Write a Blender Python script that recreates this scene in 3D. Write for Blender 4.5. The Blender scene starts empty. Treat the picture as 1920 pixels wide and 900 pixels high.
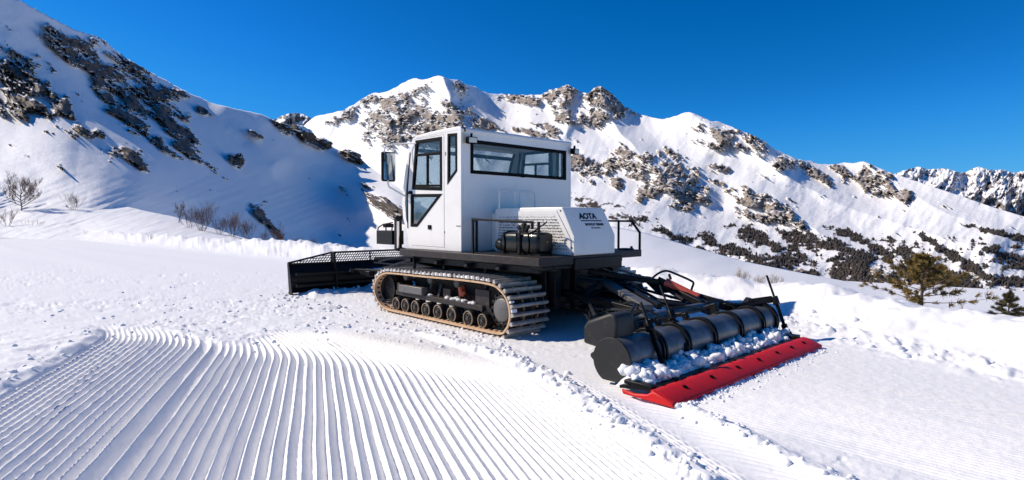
import bpy, bmesh, math, random
import numpy as np
from mathutils import Vector, Matrix
from mathutils.geometry import tessellate_polygon

random.seed(7)
C = bpy.context.scene.collection
SC = bpy.context.scene

# ---------------------------------------------------------------- camera, sky, sun, exposure
CAM_H = 1.65
FPX = 1079.0                       # focal length in pixels of the 1920 px wide photograph
PITCH = math.atan(38 / FPX)
cd = bpy.data.cameras.new('camera'); cam = bpy.data.objects.new('camera', cd); C.objects.link(cam)
cd.sensor_width = 36; cd.lens = FPX / 1920 * 36; cd.clip_start = 0.1; cd.clip_end = 30000
cam.location = (0, 0, CAM_H); cam.rotation_euler = (math.radians(90) - PITCH, 0, 0)
SC.camera = cam

SUN_EL = math.radians(36)
SUN_AZ = math.radians(-78)         # measured from +Y towards +X: the sun stands on the left, a little ahead
sun_dir = Vector((math.sin(SUN_AZ) * math.cos(SUN_EL), math.cos(SUN_AZ) * math.cos(SUN_EL), math.sin(SUN_EL)))
W = bpy.data.worlds.new('World'); SC.world = W; W.use_nodes = True
wn = W.node_tree.nodes; wl = W.node_tree.links; wn.clear()
wo = wn.new('ShaderNodeOutputWorld'); wb = wn.new('ShaderNodeBackground'); ws = wn.new('ShaderNodeTexSky')
ws.sky_type = 'NISHITA'; ws.sun_disc = False; ws.sun_elevation = SUN_EL; ws.sun_rotation = SUN_AZ
ws.altitude = 1000; ws.air_density = 1.0; ws.dust_density = 0.0; ws.ozone_density = 8.0
dn = wn.new('ShaderNodeVectorMath'); dn.operation = 'SCALE'; dn.inputs['Scale'].default_value = 0.1; wl.new(ws.outputs[0], dn.inputs[0])
cv = wn.new('ShaderNodeRGBCurve')               # deep polarised blue of the high-mountain sky
for ci, pts in enumerate((((0, 0), (0.10, 0.004), (0.19, 0.036), (0.44, 0.15), (1, 0.40)), ((0, 0), (0.205, 0.145), (0.362, 0.295), (0.6, 0.46), (1, 0.68)), ((0, 0), (0.46, 0.53), (0.605, 0.74), (1, 0.92)))):
    c = cv.mapping.curves[ci]
    c.points[0].location = pts[0]; c.points[1].location = pts[-1]
    for p in pts[1:-1]: c.points.new(*p)
cv.mapping.use_clip = True; cv.mapping.update()
up_ = wn.new('ShaderNodeVectorMath'); up_.operation = 'SCALE'; up_.inputs['Scale'].default_value = 10.0
wl.new(dn.outputs[0], cv.inputs['Color']); wl.new(cv.outputs[0], up_.inputs[0]); wl.new(up_.outputs[0], wb.inputs['Color'])
wb.inputs['Strength'].default_value = 0.101
wl.new(wb.outputs[0], wo.inputs['Surface'])
sl = bpy.data.lights.new('sun', 'SUN'); sl.energy = 5.0; sl.angle = math.radians(0.53); sl.color = (1.0, 0.89, 0.75)
so = bpy.data.objects.new('sun', sl); C.objects.link(so)
so.rotation_euler = sun_dir.to_track_quat('Z', 'Y').to_euler(); so.location = sun_dir * 60
SC.view_settings.view_transform = 'Standard'; SC.view_settings.look = 'None'
SC.view_settings.exposure = 0.02; SC.view_settings.gamma = 1.0
SC.cycles.max_bounces = 8; SC.cycles.transparent_max_bounces = 12; SC.cycles.caustics_reflective = False; SC.cycles.caustics_refractive = False

# ---------------------------------------------------------------- helpers
def link(name, me, mat=None, parent=None, **props):
    o = bpy.data.objects.new(name, me); C.objects.link(o)
    if mat is not None:
        if me.materials: me.materials[0] = mat
        else: me.materials.append(mat)
    if parent is not None: o.parent = parent
    for k, v in props.items(): o[k] = v
    return o

def empty(name, loc=(0, 0, 0), rz=0, **props):
    o = bpy.data.objects.new(name, None); C.objects.link(o); o.location = loc; o.rotation_euler = (0, 0, rz)
    o.empty_display_size = 0.2
    for k, v in props.items(): o[k] = v
    return o

def copy_tree(o, parent=None):
    c = o.copy(); C.objects.link(c); c.parent = parent
    for ch in list(o.children): copy_tree(ch, c)
    return c

def catmull(pts, n=6, closed=False):
    P = [Vector(p) for p in pts]; out = []
    m = len(P); rng = range(m if closed else m - 1)
    for i in rng:
        if closed: a, b, c, d = P[(i - 1) % m], P[i], P[(i + 1) % m], P[(i + 2) % m]
        else: a, b, c, d = P[max(i - 1, 0)], P[i], P[i + 1], P[min(i + 2, m - 1)]
        for k in range(n):
            t = k / n
            out.append(0.5 * ((2 * b) + (c - a) * t + (2 * a - 5 * b + 4 * c - d) * t * t + (3 * b - a - 3 * c + d) * t ** 3))
    if not closed: out.append(P[-1].copy())
    return out

class MB:
    """collects vertices and faces, then links them as one mesh object"""
    def __init__(s): s.v = []; s.f = []
    def add(s, vs, fs):
        k = len(s.v); s.v += [tuple(p) for p in vs]; s.f += [tuple(i + k for i in f) for f in fs]; return s
    def box(s, x0, x1, y0, y1, z0, z1, M=None):
        vs = [Vector(p) for p in ((x0, y0, z0), (x1, y0, z0), (x1, y1, z0), (x0, y1, z0), (x0, y0, z1), (x1, y0, z1), (x1, y1, z1), (x0, y1, z1))]
        if M is not None: vs = [M @ p for p in vs]
        return s.add(vs, [(0, 3, 2, 1), (4, 5, 6, 7), (0, 1, 5, 4), (1, 2, 6, 5), (2, 3, 7, 6), (3, 0, 4, 7)])
    def beam(s, a, b, w, h, up=(0, 0, 1)):
        a, b = Vector(a), Vector(b); d = (b - a); L = d.length; d.normalize()
        sd = d.cross(Vector(up))
        if sd.length < 1e-4: sd = d.cross(Vector((1, 0, 0)))
        sd.normalize(); u = sd.cross(d)
        M = Matrix((( d.x, sd.x, u.x, a.x), (d.y, sd.y, u.y, a.y), (d.z, sd.z, u.z, a.z), (0, 0, 0, 1)))
        return s.box(0, L, -w / 2, w / 2, -h / 2, h / 2, M)
    def tube(s, pts, r, n=8, cap=True):
        P = [Vector(p) for p in pts]; m = len(P)
        R = r if hasattr(r, '__len__') else [r] * m
        vs = []; prev = None
        for i in range(m):
            t = (P[min(i + 1, m - 1)] - P[max(i - 1, 0)])
            if t.length < 1e-9: t = Vector((0, 0, 1))
            t.normalize()
            if prev is None:
                a = Vector((0, 0, 1)) if abs(t.z) < 0.9 else Vector((1, 0, 0))
                nrm = (a - t * a.dot(t)).normalized()
            else:
                nrm = prev - t * prev.dot(t)
                nrm = nrm.normalized() if nrm.length > 1e-6 else t.orthogonal().normalized()
            prev = nrm; b = t.cross(nrm)
            for k in range(n):
                an = 2 * math.pi * k / n
                vs.append(P[i] + (nrm * math.cos(an) + b * math.sin(an)) * R[i])
        fs = []
        for i in range(m - 1):
            for k in range(n):
                fs.append((i * n + k, i * n + (k + 1) % n, (i + 1) * n + (k + 1) % n, (i + 1) * n + k))
        if cap:
            fs.append(tuple(range(n))[::-1]); fs.append(tuple((m - 1) * n + k for k in range(n)))
        return s.add(vs, fs)
    def lathe(s, prof, c, axis='y', n=24):
        """prof: list of (radius, along-axis); closed with end fans where radius is 0"""
        vs = []; m = len(prof)
        for r, a in prof:
            for k in range(n):
                t = 2 * math.pi * k / n; p, q = r * math.cos(t), r * math.sin(t)
                v = {'y': (p, a, q), 'z': (p, q, a), 'x': (a, p, q)}[axis]
                vs.append((v[0] + c[0], v[1] + c[1], v[2] + c[2]))
        fs = [(i * n + k, i * n + (k + 1) % n, (i + 1) * n + (k + 1) % n, (i + 1) * n + k) for i in range(m - 1) for k in range(n)]
        if prof[0][0] > 1e-6: fs.append(tuple(range(n)))
        if prof[-1][0] > 1e-6: fs.append(tuple((m - 1) * n + k for k in range(n))[::-1])
        return s.add(vs, fs)
    def prism(s, outer, holes, fn):
        """2-D polygon with holes swept between two depths; fn(a, b, side) -> 3-D, side 0 or 1"""
        loops = [list(outer)] + [list(h) for h in holes]
        flat = [p for l in loops for p in l]
        bm = bmesh.new(); bv = [bm.verts.new((p[0], p[1], 0)) for p in flat]; k = 0; ed = []
        for l in loops:
            m = len(l); ed += [bm.edges.new((bv[k + i], bv[k + (i + 1) % m])) for i in range(m)]; k += m
        bm.verts.index_update(); bmesh.ops.triangle_fill(bm, use_beauty=True, use_dissolve=False, edges=ed)
        tris = [tuple(v.index for v in f.verts) for f in bm.faces]; bm.free()
        n = len(flat)
        vs = [fn(p[0], p[1], 0) for p in flat] + [fn(p[0], p[1], 1) for p in flat]
        fs = [tuple(t) for t in tris] + [tuple(i + n for i in t)[::-1] for t in tris]
        k = 0
        for l in loops:
            m = len(l)
            for i in range(m): fs.append((k + i, k + (i + 1) % m, n + k + (i + 1) % m, n + k + i))
            k += m
        return s.add(vs, fs)
    def islands(s):
        p = list(range(len(s.v)))
        def find(i):
            while p[i] != i: p[i] = p[p[i]]; i = p[i]
            return i
        for f in s.f:
            a = find(f[0])
            for i in f[1:]: p[find(i)] = a
        out = {}
        for f in s.f: out.setdefault(find(f[0]), []).append(f)
        for fs in out.values():
            ids = sorted({i for f in fs for i in f}); m = {i: k for k, i in enumerate(ids)}; q = MB(); q.v = [s.v[i] for i in ids]; q.f = [tuple(m[i] for i in f) for f in fs]; yield q
    def build(s, name, mat, parent=None, bevel=0, smooth=35, seg=2, loc=None, **props):
        if name in ('bolt', 'hinge', 'blade_rib', 'deck_bracket', 'drum_mount', 'lift_arm', 'side_link', 'top_link', 'hitch_post', 'deck_crossbeam', 'brace', 'deck_fitting', 'push_arm', 'gusset'):
            for q in s.islands(): o = q.build_one(name, mat, parent, bevel, smooth, seg, loc, **props)
            return o
        return s.build_one(name, mat, parent, bevel, smooth, seg, loc, **props)
    def build_one(s, name, mat, parent=None, bevel=0, smooth=35, seg=2, loc=None, **props):
        me = bpy.data.meshes.new(name); me.from_pydata(s.v, [], s.f)
        bm = bmesh.new(); bm.from_mesh(me); bmesh.ops.recalc_face_normals(bm, faces=bm.faces); bm.to_mesh(me); bm.free()
        if smooth:
            me.polygons.foreach_set('use_smooth', [True] * len(me.polygons)); me.set_sharp_from_angle(angle=math.radians(smooth))
        o = link(name, me, mat, parent, **props)
        if bevel:
            b = o.modifiers.new('bevel', 'BEVEL'); b.width = bevel; b.segments = seg; b.limit_method = 'ANGLE'; b.angle_limit = math.radians(40)
            b.harden_normals = False
        if loc is not None: o.location = loc
        return o

# noise ----------------------------------------------------------------------------------------
def _perm(seed):
    r = np.random.RandomState(seed); p = r.permutation(256); return np.concatenate([p, p]), r.uniform(0, 2 * np.pi, 256)
_pc = {}
def pn(x, y, seed=0):
    """gradient noise, about -0.7..0.7"""
    if seed not in _pc: _pc[seed] = _perm(seed)
    p, g = _pc[seed]
    xi = np.floor(x).astype(np.int64); yi = np.floor(y).astype(np.int64); xf = x - xi; yf = y - yi
    u = xf * xf * xf * (xf * (xf * 6 - 15) + 10); v = yf * yf * yf * (yf * (yf * 6 - 15) + 10)
    def gr(ix, iy, dx, dy):
        a = g[p[(p[ix & 255] + iy) & 255]]; return np.cos(a) * dx + np.sin(a) * dy
    a = gr(xi, yi, xf, yf); b = gr(xi + 1, yi, xf - 1, yf); c = gr(xi, yi + 1, xf, yf - 1); d = gr(xi + 1, yi + 1, xf - 1, yf - 1)
    return (a + u * (b - a)) * (1 - v) + (c + u * (d - c)) * v
def fbm(x, y, o=4, seed=0, gain=0.5, lac=2.03):
    t = 0; a = 1.0
    for i in range(o): t = t + a * pn(x, y, seed + i); x = x * lac + 17.3; y = y * lac + 5.1; a *= gain
    return t
def ridged(x, y, o=4, seed=0, gain=0.5):
    t = 0; a = 1.0
    for i in range(o): t = t + a * (1 - 2.2 * np.abs(pn(x, y, seed + i))); x = x * 2.03 + 11.7; y = y * 2.03 + 3.3; a *= gain
    return t
def sstep(a, b, x):
    t = np.clip((x - a) / (b - a), 0, 1); return t * t * (3 - 2 * t)

def grid_mesh(name, V, attrs=None, flip=False):
    ny, nx = V.shape[:2]; me = bpy.data.meshes.new(name)
    idx = np.arange(ny * nx).reshape(ny, nx)
    q = np.stack([idx[:-1, :-1], idx[:-1, 1:], idx[1:, 1:], idx[1:, :-1]], -1).reshape(-1, 4)
    if flip: q = q[:, ::-1]
    me.vertices.add(ny * nx); me.vertices.foreach_set('co', V.reshape(-1).astype(np.float32))
    me.loops.add(q.size); me.loops.foreach_set('vertex_index', np.ascontiguousarray(q).reshape(-1).astype(np.int32))
    me.polygons.add(len(q)); me.polygons.foreach_set('loop_start', np.arange(0, q.size, 4, dtype=np.int32))
    me.polygons.foreach_set('use_smooth', np.ones(len(q), dtype=bool))
    me.update(calc_edges=True)
    for k, a in (attrs or {}).items():
        at = me.attributes.new(k, 'FLOAT', 'POINT'); at.data.foreach_set('value', a.reshape(-1).astype(np.float32))
    return me

def raw_mesh(name, V, F):
    """V (n,3), F (m,3) triangles, by numpy"""
    me = bpy.data.meshes.new(name)
    me.vertices.add(len(V)); me.vertices.foreach_set('co', np.ascontiguousarray(V).reshape(-1).astype(np.float32))
    me.loops.add(F.size); me.loops.foreach_set('vertex_index', np.ascontiguousarray(F).reshape(-1).astype(np.int32))
    me.polygons.add(len(F)); me.polygons.foreach_set('loop_start', np.arange(0, F.size, 3, dtype=np.int32))
    me.update(calc_edges=True)
    return me

# the survey: a pixel of the photograph as a direction from the camera, and a point on it at a given depth
def ray(px, py):
    px = np.asarray(px, float); py = np.asarray(py, float)
    a = (px - 960) / FPX; b = -(py - 450) / FPX; c, s = math.cos(PITCH), math.sin(PITCH)
    return a, c + b * s, -s + b * c                 # x, y, z for unit depth along the view axis
def at_depth(px, py, D):
    x, y, z = ray(px, py); k = D / y; return x * k, y * k, CAM_H + z * k

class TPS:
    """smooth surface through survey points (px, py) -> log depth"""
    def __init__(s, pts):
        P = np.array(pts, float); s.p = P[:, :2] / 300.0; n = len(P)
        K = s.k(np.linalg.norm(s.p[:, None] - s.p[None], axis=-1)) + np.eye(n) * 0.02
        A = np.zeros((n + 3, n + 3)); A[:n, :n] = K; A[:n, n] = 1; A[:n, n + 1:] = s.p; A[n, :n] = 1; A[n + 1:, :n] = s.p.T
        s.w = np.linalg.solve(A, np.concatenate([np.log(P[:, 2]), np.zeros(3)]))
    @staticmethod
    def k(r): return np.where(r > 1e-9, r * r * np.log(np.maximum(r, 1e-9)), 0)
    def __call__(s, X, Y):
        X = np.asarray(X, float) / 300; Y = np.asarray(Y, float) / 300; n = len(s.p)
        t = s.w[n] + s.w[n + 1] * X + s.w[n + 2] * Y
        for i in range(n): t = t + s.w[i] * s.k(np.hypot(X - s.p[i, 0], Y - s.p[i, 1]))
        return np.exp(t)

def pdist(X, Y, line):
    """distance to a polyline and the signed side of its nearest piece"""
    best = np.full(X.shape, 1e9); sgn = np.zeros(X.shape)
    for (x0, y0), (x1, y1) in zip(line[:-1], line[1:]):
        dx, dy = x1 - x0, y1 - y0; L2 = dx * dx + dy * dy
        t = np.clip(((X - x0) * dx + (Y - y0) * dy) / L2, 0, 1)
        d = np.hypot(X - x0 - t * dx, Y - y0 - t * dy); m = d < best
        best = np.where(m, d, best); sgn = np.where(m, np.sign(dx * (Y - y0) - dy * (X - x0)), sgn)
    return best, sgn

def blobs(X, Y, L):
    """soft sum of rotated ellipses (cx, cy, rx, ry, degrees)"""
    f = np.zeros(X.shape)
    for cx, cy, rx, ry, an in L:
        c, s = math.cos(math.radians(an)), math.sin(math.radians(an)); dx, dy = X - cx, Y - cy
        a = (dx * c + dy * s) / rx; b = (-dx * s + dy * c) / ry
        f = np.maximum(f, np.clip(1.35 - np.sqrt(a * a + b * b) * 0.85, 0, 1.35))
    return f

# ---------------------------------------------------------------- materials
def new_mat(name):
    m = bpy.data.materials.new(name); m.use_nodes = True; n = m.node_tree.nodes; n.clear()
    o = n.new('ShaderNodeOutputMaterial'); b = n.new('ShaderNodeBsdfPrincipled'); m.node_tree.links.new(b.outputs[0], o.inputs['Surface'])
    return m, n, m.node_tree.links, b
def noise_node(n, l, scale, detail=4, rough=0.55, coord='Object', stretch=None):
    t = n.new('ShaderNodeTexCoord'); x = n.new('ShaderNodeTexNoise'); x.inputs['Scale'].default_value = scale
    x.inputs['Detail'].default_value = detail; x.inputs['Roughness'].default_value = rough
    if stretch:
        mp = n.new('ShaderNodeMapping'); mp.inputs['Scale'].default_value = stretch; l.new(t.outputs[coord], mp.inputs[0]); l.new(mp.outputs[0], x.inputs['Vector'])
    else: l.new(t.outputs[coord], x.inputs['Vector'])
    return x
def ramp(n, l, src, stops):
    r = n.new('ShaderNodeValToRGB'); e = r.color_ramp.elements
    while len(e) < len(stops): e.new(0.5)
    for k, (p, c) in enumerate(stops): e[k].position = p; e[k].color = (*c, 1) if len(c) == 3 else c
    l.new(src, r.inputs[0]); return r
def paint(name, col, rough=0.4, metal=0.0, wear=None, scale=6.0, wear_at=(0.55, 0.75), bump=0.0, coat=0.0, bscale=40, rvar=0.1, spec=0.5):
    m, n, l, b = new_mat(name)
    b.inputs['Roughness'].default_value = rough; b.inputs['Metallic'].default_value = metal; b.inputs['Coat Weight'].default_value = coat
    b.inputs['Specular IOR Level'].default_value = spec
    x = noise_node(n, l, scale, 6, 0.65)
    w = wear if wear else tuple(c * 0.85 for c in col)
    r = ramp(n, l, x.outputs['Fac'], [(wear_at[0], col), (wear_at[1], w)]); l.new(r.outputs[0], b.inputs['Base Color'])
    mr = n.new('ShaderNodeMapRange'); mr.inputs['To Min'].default_value = max(rough - rvar, 0.05); mr.inputs['To Max'].default_value = min(rough + rvar, 1)
    x2 = noise_node(n, l, scale * 3.1, 4); l.new(x2.outputs['Fac'], mr.inputs[0]); l.new(mr.outputs[0], b.inputs['Roughness'])
    if bump:
        x3 = noise_node(n, l, bscale, 5); bp = n.new('ShaderNodeBump'); bp.inputs['Strength'].default_value = bump; bp.inputs['Distance'].default_value = 0.01
        l.new(x3.outputs['Fac'], bp.inputs['Height']); l.new(bp.outputs[0], b.inputs['Normal'])
    return m

SNOW = (0.88, 0.876, 0.872)
def snow_mat(name, bscale=14, bstr=0.35, bdist=0.02):
    m, n, l, b = new_mat(name)
    b.inputs['Roughness'].default_value = 0.6; b.inputs['Specular IOR Level'].default_value = 0.25
    x = noise_node(n, l, 1.3, 5, 0.6)
    r = ramp(n, l, x.outputs['Fac'], [(0.3, (0.865, 0.862, 0.86)), (0.7, (0.895, 0.89, 0.885))]); l.new(r.outputs[0], b.inputs['Base Color'])
    x3 = noise_node(n, l, bscale, 8, 0.7); bp = n.new('ShaderNodeBump'); bp.inputs['Strength'].default_value = bstr; bp.inputs['Distance'].default_value = bdist
    l.new(x3.outputs['Fac'], bp.inputs['Height']); l.new(bp.outputs[0], b.inputs['Normal'])
    return m
def rock_snow_mat(name, sc, rocks, brush=(0.10, 0.075, 0.055), bdist=1.0, edge=0.35, soft=0.08):
    """snow with rock where the surface carries it (attribute rock) and scrub (attribute brush)"""
    m, n, l, b = new_mat(name)
    b.inputs['Roughness'].default_value = 0.75; b.inputs['Specular IOR Level'].default_value = 0.2
    xr = noise_node(n, l, sc, 8, 0.7, stretch=(1, 1, 1.8))
    rr = ramp(n, l, xr.outputs['Fac'], [(0.32, rocks[0]), (0.5, rocks[1]), (0.68, rocks[2])])
    def masked(attr):
        a = n.new('ShaderNodeAttribute'); a.attribute_name = attr
        xx = noise_node(n, l, sc * 3.3, 6, 0.75)
        s1 = n.new('ShaderNodeMath'); s1.operation = 'MULTIPLY_ADD'; s1.inputs[1].default_value = edge * 2; l.new(xx.outputs['Fac'], s1.inputs[0])
        s0 = n.new('ShaderNodeMath'); s0.operation = 'SUBTRACT'; s0.inputs[1].default_value = edge; l.new(a.outputs['Fac'], s0.inputs[0]); l.new(s0.outputs[0], s1.inputs[2])
        mr = n.new('ShaderNodeMapRange'); mr.inputs['From Min'].default_value = 0.5 - soft; mr.inputs['From Max'].default_value = 0.5 + soft; l.new(s1.outputs[0], mr.inputs[0])
        return mr
    m1 = n.new('ShaderNodeMix'); m1.data_type = 'RGBA'; m1.inputs['A'].default_value = (*SNOW, 1)
    l.new(masked('rock').outputs[0], m1.inputs['Factor']); l.new(rr.outputs[0], m1.inputs['B'])
    m2 = n.new('ShaderNodeMix'); m2.data_type = 'RGBA'; m2.inputs['B'].default_value = (*brush, 1)
    l.new(masked('brush').outputs[0], m2.inputs['Factor']); l.new(m1.outputs['Result'], m2.inputs['A'])
    l.new(m2.outputs['Result'], b.inputs['Base Color'])
    bp = n.new('ShaderNodeBump'); bp.inputs['Strength'].default_value = 0.5; bp.inputs['Distance'].default_value = bdist
    x4 = noise_node(n, l, sc * 2.0, 8, 0.7); l.new(x4.outputs['Fac'], bp.inputs['Height']); l.new(bp.outputs[0], b.inputs['Normal'])
    return m
def glass_mat(name, tint=(0.75, 0.8, 0.83), refl=1.0, dirt=0.022):
    m = bpy.data.materials.new(name); m.use_nodes = True; n = m.node_tree.nodes; l = m.node_tree.links; n.clear()
    o = n.new('ShaderNodeOutputMaterial'); t = n.new('ShaderNodeBsdfTransparent'); g = n.new('ShaderNodeBsdfGlossy'); d = n.new('ShaderNodeBsdfDiffuse')
    t.inputs[0].default_value = (*tint, 1); g.inputs['Roughness'].default_value = 0.03; d.inputs[0].default_value = (0.6, 0.62, 0.65, 1)
    f = n.new('ShaderNodeLayerWeight'); f.inputs[0].default_value = 0.5
    pw = n.new('ShaderNodeMath'); pw.operation = 'POWER'; pw.inputs[1].default_value = 3.5; l.new(f.outputs['Facing'], pw.inputs[0])
    mu = n.new('ShaderNodeMath'); mu.operation = 'MULTIPLY_ADD'; mu.inputs[1].default_value = 0.75 * refl; mu.inputs[2].default_value = 0.035 * refl; l.new(pw.outputs[0], mu.inputs[0])
    a = n.new('ShaderNodeMixShader'); l.new(mu.outputs[0], a.inputs[0]); l.new(t.outputs[0], a.inputs[1]); l.new(g.outputs[0], a.inputs[2])
    x = noise_node(n, l, 9, 6, 0.7); r = n.new('ShaderNodeMapRange'); r.inputs['From Min'].default_value = 0.4; r.inputs['From Max'].default_value = 0.75
    r.inputs['To Max'].default_value = dirt * 3; r.inputs['To Min'].default_value = dirt * 0.4; l.new(x.outputs['Fac'], r.inputs[0])
    c = n.new('ShaderNodeMixShader'); l.new(r.outputs[0], c.inputs[0]); l.new(a.outputs[0], c.inputs[1]); l.new(d.outputs[0], c.inputs[2])
    l.new(c.outputs[0], o.inputs['Surface']); return m

M = dict(
    snow=snow_mat('snow'), clod=snow_mat('snow_clods', 25, 0.5, 0.015),
    white=paint('white_paint', (0.85, 0.815, 0.755), 0.34, wear=(0.76, 0.715, 0.65), scale=2.5, wear_at=(0.5, 0.8), coat=0.15, bump=0.03, bscale=3),
    liner=paint('cab_liner', (0.42, 0.40, 0.36), 0.8),
    black=paint('black_metal', (0.006, 0.006, 0.007), 0.45, wear=(0.030, 0.027, 0.024), scale=7, wear_at=(0.60, 0.85), bump=0.12, spec=0.22),
    brownblack=paint('deck_paint', (0.030, 0.024, 0.022), 0.5, wear=(0.065, 0.052, 0.045), scale=9, wear_at=(0.5, 0.8), bump=0.12, spec=0.25),
    drum=paint('drum_steel', (0.080, 0.083, 0.092), 0.34, metal=0.1, wear=(0.22, 0.22, 0.225), scale=5, wear_at=(0.45, 0.8), bump=0.12, spec=0.4),
    plate=paint('disc_steel', (0.035, 0.034, 0.032), 0.5, metal=0.15, wear=(0.085, 0.07, 0.06), scale=6, wear_at=(0.55, 0.85), bump=0.15, spec=0.25),
    rubber=paint('rubber', (0.010, 0.010, 0.011), 0.8, wear=(0.035, 0.032, 0.03), bump=0.2, spec=0.2),
    frame=paint('window_rubber', (0.005, 0.0047, 0.0045), 0.55, spec=0.08),
    hose=paint('hose', (0.012, 0.012, 0.013), 0.4, wear=(0.035, 0.035, 0.035), scale=12, spec=0.35),
    grouser=paint('grouser_alloy', (0.50, 0.45, 0.40), 0.45, metal=0.3, wear=(0.30, 0.25, 0.21), scale=11, wear_at=(0.45, 0.75), bump=0.25, bscale=60),
    tan=paint('belt_inside', (0.64, 0.42, 0.25), 0.75, wear=(0.38, 0.23, 0.13), scale=14, wear_at=(0.52, 0.75), bump=0.2),
    rust=paint('wheel_rim', (0.30, 0.22, 0.15), 0.55, metal=0.3, wear=(0.09, 0.055, 0.035), scale=12, bump=0.2),
    greasy=paint('wheel_hub', (0.050, 0.044, 0.040), 0.5, metal=0.2, wear=(0.16, 0.13, 0.10), scale=14, bump=0.3),
    grey=paint('grey_steel', (0.13, 0.125, 0.12), 0.5, metal=0.2, wear=(0.06, 0.055, 0.05), scale=8, bump=0.1),
    orange=paint('red_oxide', (0.42, 0.07, 0.025), 0.55, wear=(0.2, 0.05, 0.03), scale=9),
    red=paint('red_plastic', (0.68, 0.012, 0.013), 0.5, wear=(0.48, 0.016, 0.018), scale=4, wear_at=(0.4, 0.75), bump=0.15, spec=0.3),
    cyl=paint('red_cylinder', (0.55, 0.085, 0.05), 0.45, wear=(0.30, 0.05, 0.04), scale=7, bump=0.08),
    tank=paint('black_tank', (0.005, 0.005, 0.005), 0.3, wear=(0.012, 0.011, 0.01), scale=6, coat=0.12, spec=0.3),
    chrome=paint('chrome', (0.75, 0.76, 0.78), 0.12, metal=1.0),
    lens=paint('lamp_lens', (0.62, 0.60, 0.52), 0.15, coat=0.6),
    glass=glass_mat('glass'), mirror=paint('mirror_glass', (0.45, 0.5, 0.55), 0.06, metal=1.0),
    bumper=paint('bumper_brown', (0.16, 0.045, 0.03), 0.5, wear=(0.09, 0.04, 0.03)),
    bark=paint('bark', (0.10, 0.065, 0.05), 0.85, wear=(0.17, 0.125, 0.10), scale=10),
    twig=paint('twig', (0.15, 0.085, 0.062), 0.85, wear=(0.22, 0.145, 0.11), scale=4),
    dry=paint('dry_twig', (0.34, 0.26, 0.18), 0.85, wear=(0.22, 0.15, 0.09), scale=3),
    needle=paint('needles', (0.28, 0.175, 0.035), 0.7, wear=(0.10, 0.078, 0.02), scale=5, wear_at=(0.4, 0.62)),
    darkneedle=paint('dark_needles', (0.10, 0.085, 0.035), 0.75, wear=(0.11, 0.075, 0.03), scale=6),
    scrubtree=paint('scrub_trees', (0.062, 0.048, 0.040), 0.9, wear=(0.040, 0.036, 0.032), scale=0.02, wear_at=(0.4, 0.6)),
    ink=paint('decal_ink', (0.012, 0.016, 0.022), 0.4),
    redlamp=paint('red_lamp', (0.5, 0.12, 0.04), 0.2),
)

# ---------------------------------------------------------------- the snow ground
ORG = (-0.125, 7.99)                                  # where the groomer stands: rear outer corner of its near track
VA = math.atan2(0.734, 0.679); UX, UY = math.cos(VA), -math.sin(VA); VX, VY = math.sin(VA), math.cos(VA)
def to_uv(x, y): dx, dy = x - ORG[0], y - ORG[1]; return dx * UX + dy * UY, dx * VX + dy * VY
def uv_world(u, v): return ORG[0] + u * UX + v * VX, ORG[1] + u * UY + v * VY
BERM = [(30, -12), (14, -5), (8.4, 1.0), (6.4, 4.0), (5.35, 5.9), (4.75, 7.8), (4.6, 9.3), (4.35, 10.4), (3.3, 12.0), (0.6, 15.6), (-4.2, 20.0),
        (-9.63, 24.7), (-14.9, 29.6), (-21.8, 35.6), (-40.5, 54), (-66, 74), (-140, 130), (-600, 420)]
_ws = np.linspace(-6, 2, 1601)
_sp = np.interp(_ws, [-4.3, -3.2, -2.86, -2.72, -2.52, -2.42, -1.5, -0.4, 0.25, 1.0], [0.090, 0.094, 0.096, 0.17, 0.17, 0.096, 0.100, 0.090, 0.068, 0.052])
_ph = np.concatenate([[0], np.cumsum(1 / _sp[:-1]) * (_ws[1] - _ws[0])])
def pass_coord(x, y):
    """across the corduroy pass, in metres; the grooves swing to the left at the far end"""
    w0 = x + 0.343 * (y - 3.65)
    k = np.interp(w0, [-4.3, -2.5, -1.0, 0.6], [0.30, 0.20, 0.13, 0.16]); ys = np.interp(w0, [-4.3, -2.5, -1.0, 0.6], [7.75, 7.0, 6.3, 5.7])
    return w0 + k * np.maximum(0, y - ys) ** 2
FEET = []
for fpx, fpy in ((205, 516), (178, 528), (206, 545), (170, 562), (196, 582), (150, 600), (176, 618), (120, 640), (88, 655), (95, 676), (58, 690), (30, 705), (452, 520), (430, 532), (470, 545), (424, 560), (392, 548), (352, 532), (300, 540), (260, 560), (330, 582), (52, 600), (24, 570), (90, 560), (600, 560), (636, 575)):
    fa, fb, fc = (fpx - 960) / FPX, math.cos(PITCH) - (fpy - 450) / FPX * math.sin(PITCH), -math.sin(PITCH) - (fpy - 450) / FPX * math.cos(PITCH); ft = -CAM_H / fc; FEET.append((fa * ft, fb * ft))
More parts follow.
